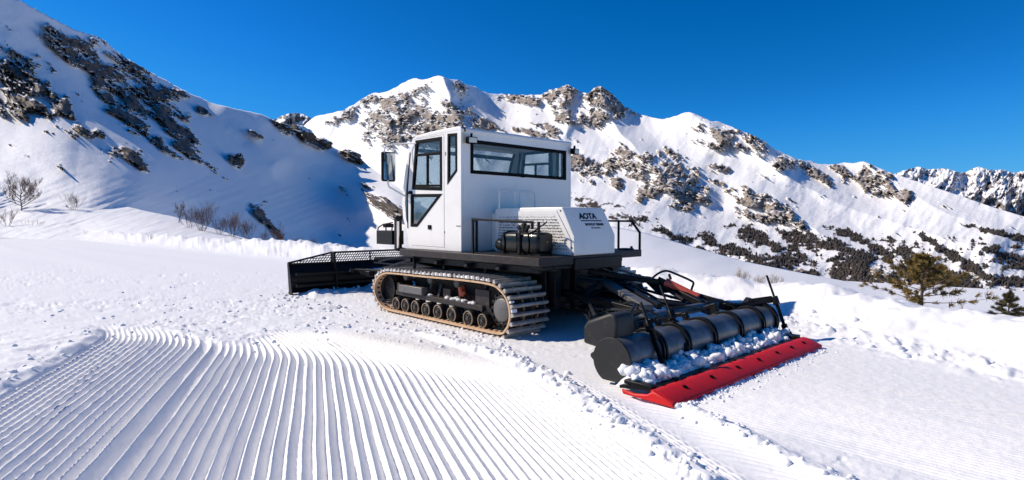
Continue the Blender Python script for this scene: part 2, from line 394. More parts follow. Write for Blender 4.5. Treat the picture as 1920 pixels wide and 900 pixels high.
def ground_z(x, y):
    x = np.asarray(x, float); y = np.asarray(y, float)
    r = np.hypot(x, y); near = np.clip(1.3 - r / 40, 0, 1)
    d, sg = pdist(x, y, BERM); s = np.where(sg > 0, -d, d)             # positive beyond the bank
    U, V = to_uv(x, y)
    far = sstep(14, 30, r)
    # bank of ploughed snow along the edge of the piste
    hb = (0.40 + 0.14 * far) * (1 + 0.55 * fbm(x * 0.55, y * 0.55, 3, 11)) * np.clip(1 - (r - 70) / 200, 0.3, 1)
    wd = 0.75 + 0.5 * far
    prof = np.where(s < 1.15, np.exp(-((s - 1.15) / wd) ** 2), np.exp(-((s - 1.15) / (wd * 1.6)) ** 2))
    lump = fbm(x * 1.25, y * 1.25, 3, 21) * 0.17 + np.abs(pn(x * 3.4, y * 3.4, 23)) * 0.09 + fbm(x * 7, y * 7, 2, 24) * 0.018
    z = hb * prof + lump * prof * (0.6 + 0.6 * far)
    foot = np.exp(-((s + 0.05) / 0.3) ** 2); z = z + foot * np.maximum(0, np.abs(fbm(x * 2.6, y * 2.6, 3, 27)) - 0.15) * 0.20 * near
    so_ = np.maximum(0, s - 1.6); z = z - (0.085 * so_ + 0.0016 * np.minimum(so_, 60) ** 2) * (1 - 0.0 * far)
    z = np.maximum(z, -150 + 5 * fbm(x / 300, y / 300, 3, 5))
    inside = sstep(0.6, -0.2, s)
    # the corduroy pass
    wp = pass_coord(x, y) + 0.012 * pn(x * 1.1, y * 1.1, 41)
    edge_n = 0.10 * fbm(x * 2.2, y * 2.2, 3, 42)
    far_end = np.interp(wp, [-4.3, -3.2, -2.6, -2.1, -1.5, -0.6, 0.2, 1.1], [8.75, 8.55, 7.7, 7.55, 8.3, 8.6, 8.6, 8.0]) + edge_n * 2.2
    mL = sstep(-4.30, -4.16, wp + edge_n * 0.6); mR = sstep(1.06, 0.94, wp + edge_n * 0.3); mF = sstep(0.22, -0.12, y - far_end)
    mC = mL * mR * mF
    ph = np.interp(wp, _ws, _ph); sp = np.interp(wp, _ws, _sp)
    fr = ph - np.floor(ph); tri = np.where(fr < 0.27, fr / 0.27, (1 - fr) / 0.73)          # steep on the sunny side, long on the other
    crest = np.power(np.clip(tri, 0, 1), 1.5)
    amp = np.minimum(sp, 0.15) * (np.interp(wp, [-4.3, -2.4, -0.8, 0.4, 1.0], [0.56, 0.62, 0.62, 0.56, 0.46]) + 0.13 * pn(wp * 3, y * 0.4, 43)) * (1 - 0.45 * np.exp(-((wp + 0.3) / 0.14) ** 2) * sstep(-0.2, 0.3, pn(x * .8, y * .8, 44)))
    fade = sstep(0.0, 0.9, far_end - y) * 0.55 + 0.45
    cord = (crest - 0.55) * amp * fade * (1 + 0.25 * fbm(wp * 9, y * 0.9, 2, 45)) + 0.004 * fbm(x * 16, y * 16, 2, 46)
    # churned and trodden snow everywhere else
    rough = 0.028 * fbm(x * 1.7, y * 1.7, 4, 51, 0.55) + 0.016 * np.minimum(0, fbm(x * 5.5, y * 5.5, 3, 53)) * 2.2
    pits = -np.clip(fbm(x * 3.1, y * 4.0, 3, 57) - 0.38, 0, 0.5) * 0.22
    cr = rough + pits + 0.012 * fbm(x * 13, y * 13, 2, 55)
    left = sstep(1.5, -1.5, x + 0.25 * (y - 8) + 0.5)
    road = sstep(15, 21, y + 0.35 * (x + 10))                          # the smooth piste further off
    patch = 0.35 + 0.65 * sstep(-0.12, 0.30, fbm(x * 0.33, y * 0.42, 2, 56)); a_ch = (0.30 + 0.50 * left) * patch * (1 - 0.9 * road) * near
    lipc = wp + 4.30 + edge_n * 1.1; lip = sstep(0.05, -0.10, lipc) * np.exp(-(np.minimum(lipc, 0) / 1.4) ** 2) * sstep(9.2, 8.4, y) * (0.042 + 0.026 * fbm(x * 3.3, y * 3.3, 3, 58))
    lip2 = np.exp(-((y - far_end - 0.22) / 0.2) ** 2) * mL * mR * 0.016 * (1 + 1.8 * fbm(x * 5, y * 5, 3, 59))
    for fx_, fy_ in FEET:
        z_ = np.exp(-(((x - fx_) / 0.16) ** 2 + ((y - fy_) / 0.22) ** 2)); rough = rough - 0.085 * z_ + 0.03 * np.exp(-(((x - fx_) / 0.3) ** 2 + ((y - fy_) / 0.36) ** 2))
    cr = rough + pits + 0.012 * fbm(x * 13, y * 13, 2, 55)
    # strip of clods, tread print, spill ridge beside the pass
    clod = np.exp(-((wp - 1.18) / 0.15) ** 2) * (0.015 + 0.050 * np.clip(ridged(x * 5, y * 5, 3, 61) - 0.2, -0.6, 1)) * sstep(9.2, 7.5, y)
    ch = np.exp(-((wp - 1.68) / 0.24) ** 4) * sstep(6.2, 5.2, y)
    chev = np.power(np.abs(np.sin((y * 0.97 + 0.9 * (wp - 1.45) ** 2 * 2.2 - x * 0.15) * math.pi / 0.115)), 3) * -0.028 * (0.7 + 0.6 * pn(x * 3, y * 3, 62))
    lines = np.exp(-((wp - 1.38) / 0.10) ** 2) * np.sin(wp * 2 * math.pi / 0.05) * 0.006 * sstep(7, 5.6, y)
    ridge = np.exp(-((wp - 1.99 - 0.04 * pn(y * 2, 0 * y, 63)) / 0.10) ** 2) * (0.055 + 0.05 * fbm(x * 4.5, y * 4.5, 3, 64)) * sstep(5.3, 4.9, y)
    mid = sstep(1.3, 1.45, wp) * sstep(2.1, 1.9, wp) * sstep(7, 6, y)
    # the lane freshly combed by the tiller
    lane = sstep(3.05, 3.25, U) * sstep(-0.95, -0.8, V) * sstep(2.75, 2.55, V) * sstep(2.02, 2.14, wp)
    vv = V + 0.02 * pn(U * 0.7, V * 0.7, 71)
    comb = 0.0090 * np.sin(vv * 2 * math.pi / 0.056) * (0.75 + 0.8 * pn(U * 0.8, V * 5, 72)) + 0.004 * fbm(U * 9, V * 9, 2, 74)
    front = np.exp(-((U - 3.22) / 0.09) ** 2) * sstep(-0.9, -0.7, V) * sstep(2.6, 2.4, V) * np.maximum(0, 0.02 + 0.05 * fbm(x * 9, y * 9, 2, 73))
    # old tracks running along on the far side of the lane
    side = sstep(2.6, 2.8, V) * inside * sstep(2.0, 2.6, U)
    drag = side * (0.042 * pn(V * 2.6, U * 0.22, 75) + 0.018 * pn(V * 6.5, U * 0.4, 76) + 0.012 * np.clip(ridged(x * 3.3, y * 3.3, 2, 77) - 0.6, 0, 1))
    rails = far * 0.03 * pn((x * 0.69 + y * 0.72) * 0.9, (x - y) * 0.03, 78) * inside
    other = (1 - mC) * (1 - lane) * (1 - 0.75 * mid) * (1 - 0.6 * side)
    z = z + inside * (mC * (cord - 0.045 * np.exp(-((wp + 4.1) / 0.5) ** 2)) + other * (a_ch * cr + lip + lip2 + clod) + (1 - mC) * ((ch * chev + lines + ridge) * (1 - lane)) + lane * comb + front + drag) + rails
    # the groomer's own weight: packed flat under the tracks
    pk = sstep(-3.9, -3.5, U) * sstep(0.6, 0.3, U) * (sstep(-0.15, 0.05, V) * sstep(0.9, 0.7, V) + sstep(2.35, 2.5, V) * sstep(3.4, 3.25, V))
    z = z * (1 - 0.9 * pk) - 0.012 * pk
    pile = np.exp(-((U + 6.25) / 0.35) ** 2) * sstep(-0.25, 0.0, V) * sstep(3.6, 3.2, V) * (0.10 + 0.10 * fbm(x * 2.2, y * 2.2, 3, 81))
    return z + pile
az = np.concatenate([np.radians(np.arange(-180, -56, 4.0)), np.radians(np.arange(-56, -47, 0.5)), np.radians(np.arange(-47, 47, 0.068)), np.radians(np.arange(47, 56, 0.5)), np.radians(np.arange(56, 180.1, 4.0))])
rr_ = list(np.linspace(0.25, 2.7, 10)); 
while rr_[-1] < 70: rr_.append(rr_[-1] + max(0.012, rr_[-1] ** 2 / 1780 * (1.0 if rr_[-1] < 11 else 1.5)))
while rr_[-1] < 14000: rr_.append(rr_[-1] * 1.06)
R_, A_ = np.meshgrid(np.array(rr_), az, indexing='ij'); GX, GY = R_ * np.sin(A_), R_ * np.cos(A_)
GZ = ground_z(GX, GY)
link('ground', grid_mesh('ground', np.stack([GX, GY, GZ], -1), flip=True), M['snow'], kind='structure')
def gz(x, y): return float(ground_z(np.array([x]), np.array([y]))[0])

# ---------------------------------------------------------------- hills and mountains
def relief(name, x0, x1, step, crest, base, nrow, depth, mat, masks=None, jag=None, back=0.35, power=1.0, ledge=0.0):
    """a slope surveyed as crest line, foot line and depth, closed by a far side falling away behind the crest"""
    X = np.arange(x0, x1 + step, step, dtype=float)
    cx = np.interp(X, [p[0] for p in crest], [p[1] for p in crest]); bx = np.interp(X, [p[0] for p in base], [p[1] for p in base])
    k = max(1, int(10 / step)); ker = np.hanning(2 * k + 3); ker /= ker.sum()
    cs = np.convolve(np.pad(cx, k + 1, mode='edge'), ker, 'valid')
    cx = 0.35 * cx + 0.65 * cs
    if jag is not None: cx = cx + jag(X)
    S = np.linspace(0, 1, nrow) ** power
    Xg, Sg = np.meshgrid(X, S); Yg = bx[None] * (1 - Sg) + cx[None] * Sg
    D = depth(Xg, Yg, Sg)
    x, y, z = at_depth(Xg, Yg, D)
    V = np.stack([x, y, z], -1); rows = [V]
    # snow lies on the ledges: how much flatter each spot is than the slope round it
    gx = np.gradient(V, axis=1); gy = np.gradient(V, axis=0); N = np.cross(gx, gy); nz = np.abs(N[..., 2]) / np.maximum(np.linalg.norm(N, axis=-1), 1e-9)
    b_ = nz
    for ax in (0, 1):
        kk = np.ones(25) / 25; b_ = np.apply_along_axis(lambda q: np.convolve(np.pad(q, 12, mode='edge'), kk, 'valid'), ax, b_)
    dev = nz - b_
    for j in range(1, 7):
        t = back * (j / 6.0); D2 = D[-1] * (1 + t); xx, yy, _ = at_depth(X, cx, D2)
        zz = z[-1] - (z[-1] + 40) * (j / 6.0) ** 0.9 - 0.02 * D[-1] * t
        rows.append(np.stack([xx, yy, zz], -1)[None])
    V = np.concatenate(rows, 0); at = {}
    for key in ('rock', 'brush'):
        a = masks[key](Xg, Yg, Sg) if masks and key in masks else np.zeros(Xg.shape)
        if key == 'rock' and ledge: a = np.where(a > 0.05, np.clip(a - ledge * dev * sstep(0.05, 0.45, a), 0, 1), 0)
        at[key] = np.concatenate([a] + [a[-1:]] * 6, 0)
    return link(name, grid_mesh(name, V, at), mat, kind='structure')

# the steep shaded hillside on the left
HILL_T = TPS([(-300, 470, 50), (-300, 300, 75), (-300, 100, 120), (-300, -60, 150),
              (0, 440, 62), (0, 360, 80), (0, 300, 95), (0, 220, 122), (0, 100, 165), (0, -20, 200),
              (120, 420, 68), (200, 300, 106), (250, 370, 85), (130, 255, 112), (200, 200, 205), (200, 100, 300), (100, 60, 230),
              (330, 300, 175), (330, 400, 112), (400, 430, 128), (400, 300, 235), (400, 200, 390), (300, 150, 355),
              (540, 450, 205), (550, 350, 345), (550, 250, 500), (650, 480, 240), (650, 400, 385), (650, 300, 540), (620, 430, 300),
              (740, 480, 215), (740, 420, 300), (740, 380, 350), (700, 350, 440), (700, 440, 275), (760, 370, 380), (850, 420, 300), (850, 480, 230), (950, 480, 240), (950, 440, 280)])
HILL_C = [(-320, -110), (-100, -40), (0, -8), (40, 2), (90, 30), (150, 60), (185, 68), (235, 108), (300, 145), (350, 172), (400, 194), (450, 206), (490, 214), (515, 226),
          (545, 240), (600, 264), (640, 284), (662, 288), (700, 318), (740, 347), (790, 385), (850, 420), (960, 452)]
HILL_ROCK = [(150, 100, 75, 26, 32), (50, 160, 75, 42, 48), (25, 200, 50, 24, 10), (105, 195, 38, 22, 50), (215, 150, 60, 26, 35), (240, 205, 90, 26, 42), (205, 165, 50, 24, 30),
             (300, 205, 70, 24, 48), (345, 260, 62, 22, 52), (310, 190, 50, 16, 40), (185, 70, 25, 10, 15), (245, 130, 40, 22, 40), (290, 160, 50, 14, 38), (335, 175, 22, 9, 35),
             (165, 247, 36, 11, 12), (235, 288, 42, 14, 24), (270, 312, 22, 9, 35), (445, 305, 14, 11, 55), (380, 205, 10, 7, 40), (560, 250, 48, 12, 28), (600, 270, 24, 9, 25), (545, 238, 20, 6, 20),
             (658, 293, 24, 9, 15), (715, 378, 46, 17, 24), (740, 395, 30, 12, 24), (690, 350, 16, 6, 20), (490, 405, 40, 7, 48), (510, 425, 30, 5, 50), (330, 290, 30, 7, 20), (480, 250, 12, 4, 30)]
def hill_noise(X, Y):
    w = X * 0.82 + Y * 0.57; q = -X * 0.57 + Y * 0.82           # the strata dip to the right
    return w, q
def hill_rock(X, Y, S):
    w, q = hill_noise(X, Y)
    n = 0.80 * fbm(w / 50, q / 20, 5, 101, 0.60) + 0.26 * (ridged(w / 26, q / 7, 3, 105, 0.45) - 0.6)
    return np.clip((np.minimum(blobs(X, Y, HILL_ROCK), 0.88) - 0.62 + n * 1.0) * 1.5 + 0.22, 0, 1)
def hill_depth(X, Y, S):
    D = HILL_T(X, Y) * np.exp(0.42 * sstep(60, 640, X + 0.35 * (200 - Y))); w, q = hill_noise(X, Y); rk = hill_rock(X, Y, S)
    soft = 0.016 * fbm(X / 130, Y / 90, 3, 111) + 0.0018 * fbm(X / 24, Y / 14, 3, 113)
    spur = 0
    for ln, wdt, a in (([(500, 210), (590, 280), (690, 360), (760, 400)], 26, 0.07), ([(430, 200), (480, 245), (520, 300)], 30, 0.085), ([(0, 290), (150, 250), (260, 300), (330, 360)], 60, 0.05), ([(640, 445), (700, 470), (760, 482)], 22, 0.05)):
        d, _ = pdist(X, Y, ln); spur = spur - a * np.exp(-(d / wdt) ** 2)
    wind = 0.006 * pn((X * 0.35 + Y * 0.94) / 9, (X * 0.94 - Y * 0.35) / 130, 117) * sstep(300, 380, Y)
    rk = sstep(0.32, 0.75, rk); crag = rk * (-0.010 - 0.034 * np.abs(ridged(w / 52, q / 19, 4, 121, 0.5)) + 0.007 * fbm(w / 11, q / 4.5, 3, 125, 0.6))
    return D * (1 + soft + spur + wind + crag)
M['hill'] = rock_snow_mat('hill', 0.16, ((0.030, 0.025, 0.022), (0.085, 0.066, 0.052), (0.20, 0.155, 0.115)), bdist=0.5, edge=0.25)
relief('hillside', -320, 960, 1.9, HILL_C, [(-320, 500), (0, 470), (400, 480), (700, 500), (960, 500)], 265, hill_depth, M['hill'],
       dict(rock=hill_rock, brush=lambda X, Y, S: np.clip(blobs(X, Y, [(440, 440, 60, 12, 12), (230, 270, 60, 18, 20), (130, 350, 26, 8, 0)]) * 0.42 + 0.25 * fbm(X / 12, Y / 8, 3, 131) - 0.12, 0, 0.6)),
       jag=lambda X: 2.6 * fbm(X / 16, X * 0 + 3, 3, 141) * np.interp(X, [100, 300, 420, 480, 560, 680, 720], [1, 1.2, 0.4, 0.8, 1.3, 1, 0.3]), ledge=1.6)

# the lit apron in front of it, where the bare bushes stand
APR_T = TPS([(-320, 300, 78), (-320, 440, 55), (0, 345, 80), (0, 415, 66), (150, 368, 82), (150, 430, 57), (300, 400, 78), (300, 455, 38), (400, 428, 70), (400, 470, 32), (480, 452, 64), (480, 478, 29),
             (560, 470, 58), (560, 490, 25), (650, 484, 52), (700, 492, 48), (-320, 500, 40), (0, 460, 45), (650, 510, 22), (800, 505, 40)])
def apr_depth(X, Y, S):
    return APR_T(X, Y) * (1 + 0.010 * fbm(X / 90, Y / 22, 3, 151) + 0.004 * fbm(X / 22, Y / 7, 3, 153) + 0.011 * pn((X * 0.25 + Y) / 7, X / 110, 155) + 0.006 * fbm((X * 0.3 + Y) / 4, X / 40, 2, 159))
M['apron'] = rock_snow_mat('apron', 0.5, ((0.05, 0.04, 0.03), (0.12, 0.09, 0.07), (0.2, 0.16, 0.12)), brush=(0.17, 0.13, 0.10), bdist=0.12, edge=0.3)
relief('snow_slope', -320, 820, 2.2, [(-320, 296), (-100, 330), (0, 344), (100, 358), (200, 378), (280, 397), (330, 407), (400, 428), (450, 444), (500, 456), (560, 468), (620, 478), (700, 488), (820, 500)],
       [(-320, 470), (0, 446), (150, 452), (300, 468), (420, 478), (540, 490), (700, 510), (820, 520)], 110, apr_depth, M['apron'],
       dict(rock=lambda X, Y, S: np.clip(0.25 * fbm(X / 9, Y / 5, 3, 157) + 0.18 * blobs(X, Y, [(60, 415, 150, 9, 3), (200, 425, 220, 6, 6)]) - 0.06, 0, 0.6)), back=0.12)

# the smooth snow slope behind the groomer on the right
SLO_T = TPS([(820, 380, 150), (1000, 405, 140), (1080, 420, 130), (1080, 520, 40), (1210, 437, 118), (1210, 530, 32), (1300, 463, 108), (1300, 540, 28), (1400, 491, 98), (1400, 550, 26), (1500, 511, 90), (1600, 530, 82), (1500, 560, 27),
             (1660, 546, 72), (1700, 570, 40), (820, 500, 45), (1760, 580, 60), (1250, 490, 62), (1400, 520, 55)])
def slo_depth(X, Y, S):
    return SLO_T(X, Y) * (1 + 0.02 * fbm(X / 150, Y / 40, 3, 161) + 0.004 * fbm(X / 40, Y / 10, 3, 163))
relief('snow_slope', 740, 1760, 2.4, [(740, 505), (800, 470), (880, 440), (960, 424), (1080, 418), (1150, 425), (1210, 437), (1300, 463), (1400, 491), (1500, 511), (1600, 530), (1660, 546), (1700, 562), (1760, 590)],
       [(740, 560), (1760, 600)], 100, slo_depth, M['apron'],
       dict(rock=lambda X, Y, S: np.clip(0.22 * fbm(X / 8, Y / 5, 3, 167) + 0.30 * blobs(X, Y, [(1280, 520, 130, 13, 4), (1570, 530, 70, 3, 14), (1230, 500, 30, 8, 10)]) - 0.10, 0, 0.55),
            brush=lambda X, Y, S: np.clip(0.3 * fbm(X / 7, Y / 5, 3, 168) + 0.36 * blobs(X, Y, [(1290, 522, 130, 10, 4)]) - 0.1, 0, 0.6)), back=0.15)

# the big mountain
MT_T = TPS([(300, 350, 3000), (300, 520, 2300), (420, 300, 2900), (560, 240, 3000), (560, 330, 2500), (640, 215, 2900), (740, 180, 2800), (825, 143, 2700), (960, 180, 2950), (1060, 160, 2750), (1130, 163, 2650), (1200, 210, 2600), (1290, 210, 2500), (1390, 250, 2350),
            (1500, 300, 2250), (1620, 303, 2400), (1760, 345, 2000), (1920, 405, 1650), (2300, 500, 1400), (1920, 545, 1150), (1700, 545, 1000), (1500, 530, 950), (1200, 430, 1050), (1080, 365, 1350), (1000, 340, 1500), (1300, 380, 1500), (1300, 470, 1100),
            (700, 350, 2000), (560, 480, 1700), (850, 300, 1900), (1600, 400, 1700), (1750, 450, 1450), (1100, 280, 2000), (1450, 360, 1750), (850, 480, 1200), (2300, 620, 1000)])
MT_C = [(300, 330), (420, 285), (500, 258), (565, 240), (590, 218), (640, 208), (665, 195), (690, 178), (707, 173), (720, 174), (745, 162), (762, 152), (777, 146), (795, 150), (815, 143), (828, 142), (840, 148), (853, 150), (862, 149), (874, 160), (890, 161), (905, 172), (925, 176), (960, 177), (985, 178), (1015, 178),
        (1030, 168), (1050, 164), (1066, 157), (1080, 167), (1092, 174), (1103, 176), (1112, 166), (1126, 160), (1140, 170), (1152, 180), (1170, 198), (1190, 210), (1215, 218), (1240, 224), (1262, 219), (1290, 209), (1310, 216), (1330, 226), (1352, 229), (1390, 245), (1420, 257),
        (1436, 266), (1450, 278), (1480, 292), (1505, 302), (1520, 301), (1535, 308), (1570, 308), (1582, 304), (1600, 306), (1620, 302), (1642, 312), (1665, 322), (1690, 330), (1740, 347), (1800, 367), (1860, 388), (1920, 406), (2000, 430), (2100, 455), (2300, 500)]
MT_ROCK = [(735, 222, 60, 26, -30), (780, 220, 40, 26, -25), (825, 235, 62, 34, -30), (720, 205, 50, 18, -38), (850, 215, 30, 26, 60), (640, 222, 26, 12, -30), (690, 188, 20, 9, -35), (770, 175, 40, 7, -28), (862, 165, 18, 9, 30), (915, 235, 40, 11, 20), (870, 250, 40, 16, 20),
           (725, 265, 18, 16, 40), (745, 250, 26, 14, 40),
           (1048, 182, 40, 24, -20), (1065, 170, 22, 14, 0), (1132, 185, 42, 30, 30), (1160, 195, 30, 18, 45), (985, 186, 48, 11, 6), (1060, 218, 15, 17, 20), (1120, 215, 20, 22, 30), (1095, 225, 14, 16, -40), (1030, 240, 30, 8, 15), (1010, 250, 60, 5, 10),
           (1080, 305, 20, 20, 0), (1125, 315, 42, 17, -15), (1165, 292, 24, 22, 35), (1190, 318, 28, 18, 30), (1158, 342, 22, 10, 20), (1245, 325, 48, 36, 30), (1225, 350, 40, 22, -30), (1287, 332, 30, 20, 40), (1298, 368, 36, 22, -20), (1280, 385, 26, 10, 20), (1300, 335, 14, 22, -20),
           (1405, 372, 46, 15, 16), (1440, 388, 50, 16, 24), (1470, 400, 36, 20, 34), (1372, 358, 14, 8, 10), (1430, 408, 26, 9, 20), (1395, 400, 20, 10, 20),
           (1352, 252, 42, 17, 20), (1410, 262, 40, 13, 30), (1430, 275, 22, 10, 40), (1330, 270, 26, 9, 20), (1462, 309, 15, 10, 10), (1390, 275, 40, 7, 25), (1480, 305, 30, 6, 35), (1530, 325, 40, 8, 35),
           (1648, 345, 44, 20, 30), (1585, 322, 26, 11, 20), (1618, 350, 14, 9, 20), (1690, 366, 26, 13, 20), (1660, 325, 14, 7, 20), (1600, 335, 50, 5, 25), (1340, 340, 20, 4, 20), (1350, 315, 20, 6, 20), (1648, 508, 16, 14, 30), (1690, 505, 9, 26, -18), (1664, 520, 8, 14, -10), (1530, 528, 16, 10, 20), (1500, 512, 12, 7, 10)]
MT_DARK = [(1413, 443, 44, 15, 25), (1500, 448, 40, 18, 20), (1420, 485, 34, 14, 5), (1465, 492, 44, 15, -10), (1510, 520, 40, 14, 8), (1560, 460, 50, 15, 15), (1590, 440, 44, 9, 22), (1330, 450, 26, 12, 40), (1380, 470, 40, 12, 12), (1450, 460, 60, 9, 20), (1500, 478, 40, 8, 40),
           (1620, 500, 60, 38, 12), (1690, 490, 60, 36, 25), (1660, 520, 120, 22, 4), (1580, 510, 40, 30, -40), (1760, 515, 60, 22, 30), (1800, 530, 60, 18, 20), (1770, 470, 54, 9, 32), (1820, 500, 50, 10, 35), (1870, 475, 54, 11, 22), (1910, 490, 30, 14, 20), (1740, 450, 40, 6, 30), (1880, 440, 60, 6, 14), (1850, 520, 60, 8, 25),
           (1900, 530, 50, 10, 10), (1640, 462, 50, 7, 20), (1620, 520, 60, 18, 0)]
def mt_coords(X, Y): return X * 0.9 + Y * 0.44, -X * 0.44 + Y * 0.9
def mt_rock(X, Y, S):
    w, q = mt_coords(X, Y)
    n = 0.62 * fbm(w / 30, q / 17, 5, 201, 0.72) + 0.30 * (ridged(w / 11, q / 5, 3, 205) - 0.6) + 0.13 * fbm(X / 4.5, Y / 4, 2, 207)
    steep = 0.10 * fbm(X / 90, Y / 60, 2, 209)
    return np.clip((np.minimum(blobs(X, Y, MT_ROCK) * 0.86, 0.76) - 0.615 + n * 1.05 + steep) * 1.5 + 0.22, 0, 1)
def mt_brush(X, Y, S):
    n = 0.75 * fbm(X / 24, Y / 13, 5, 211, 0.7) + 0.2 * (ridged(X / 9, Y / 9, 3, 213) - 0.5)
    low = blobs(X, Y, MT_DARK) * 0.95 - 1.4 * blobs(X, Y, MT_ROCK[-5:])
    foot = 0.62 * np.exp(-(pdist(X, Y, [(1070, 372), (1150, 398), (1230, 425), (1300, 460), (1380, 480), (1460, 500), (1560, 530)])[0] / 16) ** 2)
    mott = 0.40 * sstep(430, 470, Y) * sstep(1300, 1400, X)
    return np.clip((np.maximum(np.maximum(low, foot), mott) - 0.56 + n) * 1.5 + 0.22, 0, 1)
MT_SPURS = [([(828, 142), (848, 195), (880, 262), (905, 330), (915, 420)], 58, 0.085), ([(777, 146), (740, 215), (700, 290), (690, 350)], 60, 0.04), ([(862, 150), (900, 200), (955, 262), (1000, 320)], 22, 0.022),
            ([(1066, 157), (1058, 205), (1062, 250)], 30, 0.035), ([(1126, 160), (1140, 205), (1168, 255), (1210, 300), (1260, 350)], 42, 0.05), ([(1100, 285), (1180, 300), (1250, 325), (1320, 372)], 40, 0.035),
            ([(1290, 210), (1350, 250), (1420, 290), (1500, 345), (1600, 395), (1720, 430), (1850, 470)], 70, 0.06), ([(1390, 245), (1440, 280), (1480, 320)], 40, 0.03), ([(1400, 365), (1470, 395), (1560, 450), (1640, 520)], 50, 0.045),
            ([(1620, 302), (1680, 350), (1780, 400), (1900, 450)], 60, 0.04), ([(640, 208), (610, 260), (590, 300)], 50, 0.03), ([(980, 178), (1000, 230), (1040, 280)], 40, 0.02), ([(1260, 430), (1340, 460), (1440, 500)], 60, 0.06)]
def mt_depth(X, Y, S):
    D = MT_T(X, Y) * np.exp(-0.30 * np.clip((X - 700) / 600, -0.6, 2.2)); rk = mt_rock(X, Y, S); w, q = mt_coords(X, Y)
    wx = X + 10 * fbm(X / 60, Y / 60, 2, 221); sp = 0
    for ln, wdt, a in MT_SPURS:
        d, _ = pdist(wx, Y, ln); sp = sp - a * np.maximum(0, 1 - d / wdt) ** 1.25
    base = 0.011 * ridged(X / 120 + Y / 300, Y / 150, 3, 225) + 0.0042 * ridged(X / 58 + Y / 120, Y / 110, 3, 226) + 0.0012 * ridged(X / 20 + Y / 70, Y / 90, 3, 227) + 0.0018 * fbm(X / 30, Y / 24, 3, 229)
    low = 0.010 * ridged(X / 60 + Y / 160, Y / 120, 2, 231) * sstep(420, 480, Y)
    rk = sstep(0.32, 0.75, rk); crag = rk * (-0.004 - 0.017 * np.abs(ridged(w / 36, q / 30, 4, 235, 0.48)) + 0.0028 * fbm(X / 8, Y / 6, 3, 239, 0.6) - 0.0045 * ridged(X / 9 + Y / 34, Y / 30, 3, 243, 0.55))
    return D * (1 + sp - base - low + crag)
M['mountain'] = rock_snow_mat('mountain', 0.035, ((0.14, 0.117, 0.10), (0.28, 0.232, 0.19), (0.44, 0.37, 0.305)), brush=(0.075, 0.058, 0.047), bdist=3.5, edge=0.30, soft=0.16)
relief('mountain', 300, 2300, 2.0, MT_C, [(300, 560), (900, 520), (1200, 520), (1500, 575), (2300, 640)], 290, mt_depth, M['mountain'], dict(rock=mt_rock, brush=mt_brush),
       jag=lambda X: 2.2 * fbm(X / 11, X * 0 + 9, 3, 241) * np.interp(X, [500, 640, 800, 1000, 1030, 1180, 1250, 1320, 1460, 1600, 1700], [0.6, 1, 0.8, 0.9, 1.6, 1.5, 0.5, 0.9, 1, 0.6, 0.2]), ledge=1.8)

# farther ranges
M['range'] = rock_snow_mat('range', 0.012, ((0.12, 0.11, 0.11), (0.22, 0.195, 0.185), (0.34, 0.30, 0.27)), brush=(0.12, 0.10, 0.09), bdist=12, edge=0.3)
def far_peak(name, x0, x1, step, crest, base, nrow, D0, D1, amp, rockf, mat, seed):
    def dep(X, Y, S): return (D0 + (D1 - D0) * S) * (1 - amp * ridged(X / 46 + Y / 110, Y / 90, 4, seed, 0.55) - amp * 0.35 * ridged(X / 15, Y / 18, 3, seed + 7))
    rk = lambda X, Y, S: np.clip(rockf(X, Y, S) + 0.42 * fbm(X / 13 + Y / 30, Y / 16, 4, seed + 11, 0.62) + 0.2 * ridged(X / 7, Y / 9, 2, seed + 15), 0, 1)
    relief(name, x0, x1, step, crest, base, nrow, dep, mat, dict(rock=rk), jag=lambda X: 2.2 * fbm(X / 8, X * 0 + 2, 3, seed + 19), ledge=1.5)
far_peak('mountain', 380, 680, 1.5, [(380, 300), (480, 245), (512, 226), (530, 216), (552, 211), (570, 214), (585, 224), (620, 245), (680, 290)], [(380, 420), (680, 420)], 110, 4200, 5600, 0.035,
         lambda X, Y, S: 0.22 + 0.1 * (S - 0.5), M['range'], 301)
far_peak('mountain', 1600, 2500, 1.6, [(1600, 350), (1680, 325), (1700, 318), (1722, 312), (1740, 318), (1758, 316), (1775, 316), (1790, 321), (1810, 324), (1825, 315), (1836, 312), (1855, 319), (1880, 318), (1900, 324), (1935, 318), (1980, 305), (2100, 330), (2300, 300), (2500, 340)],
         [(1600, 470), (2500, 520)], 130, 4300, 6800, 0.034, lambda X, Y, S: np.where(Y > 375 + 0.12 * (1920 - X), 0.40, 0.16), M['range'], 331)
far_peak('mountain', 1740, 2500, 1.8, [(1740, 420), (1790, 388), (1840, 352), (1880, 336), (1920, 322), (1980, 306), (2100, 280), (2300, 250), (2500, 260)], [(1740, 470), (2500, 560)], 110, 3300, 4600, 0.04,
         lambda X, Y, S: np.where(Y > 378, 0.55, 0.26), M['range'], 361)

# ---------------------------------------------------------------- the snow groomer (local axes: x to its rear, y away from the camera, z up)
G = empty('snow_groomer', (ORG[0], ORG[1], 0), -VA, label='white tracked snow groomer with a black front blade and a red-edged rear tiller', category='snow groomer')

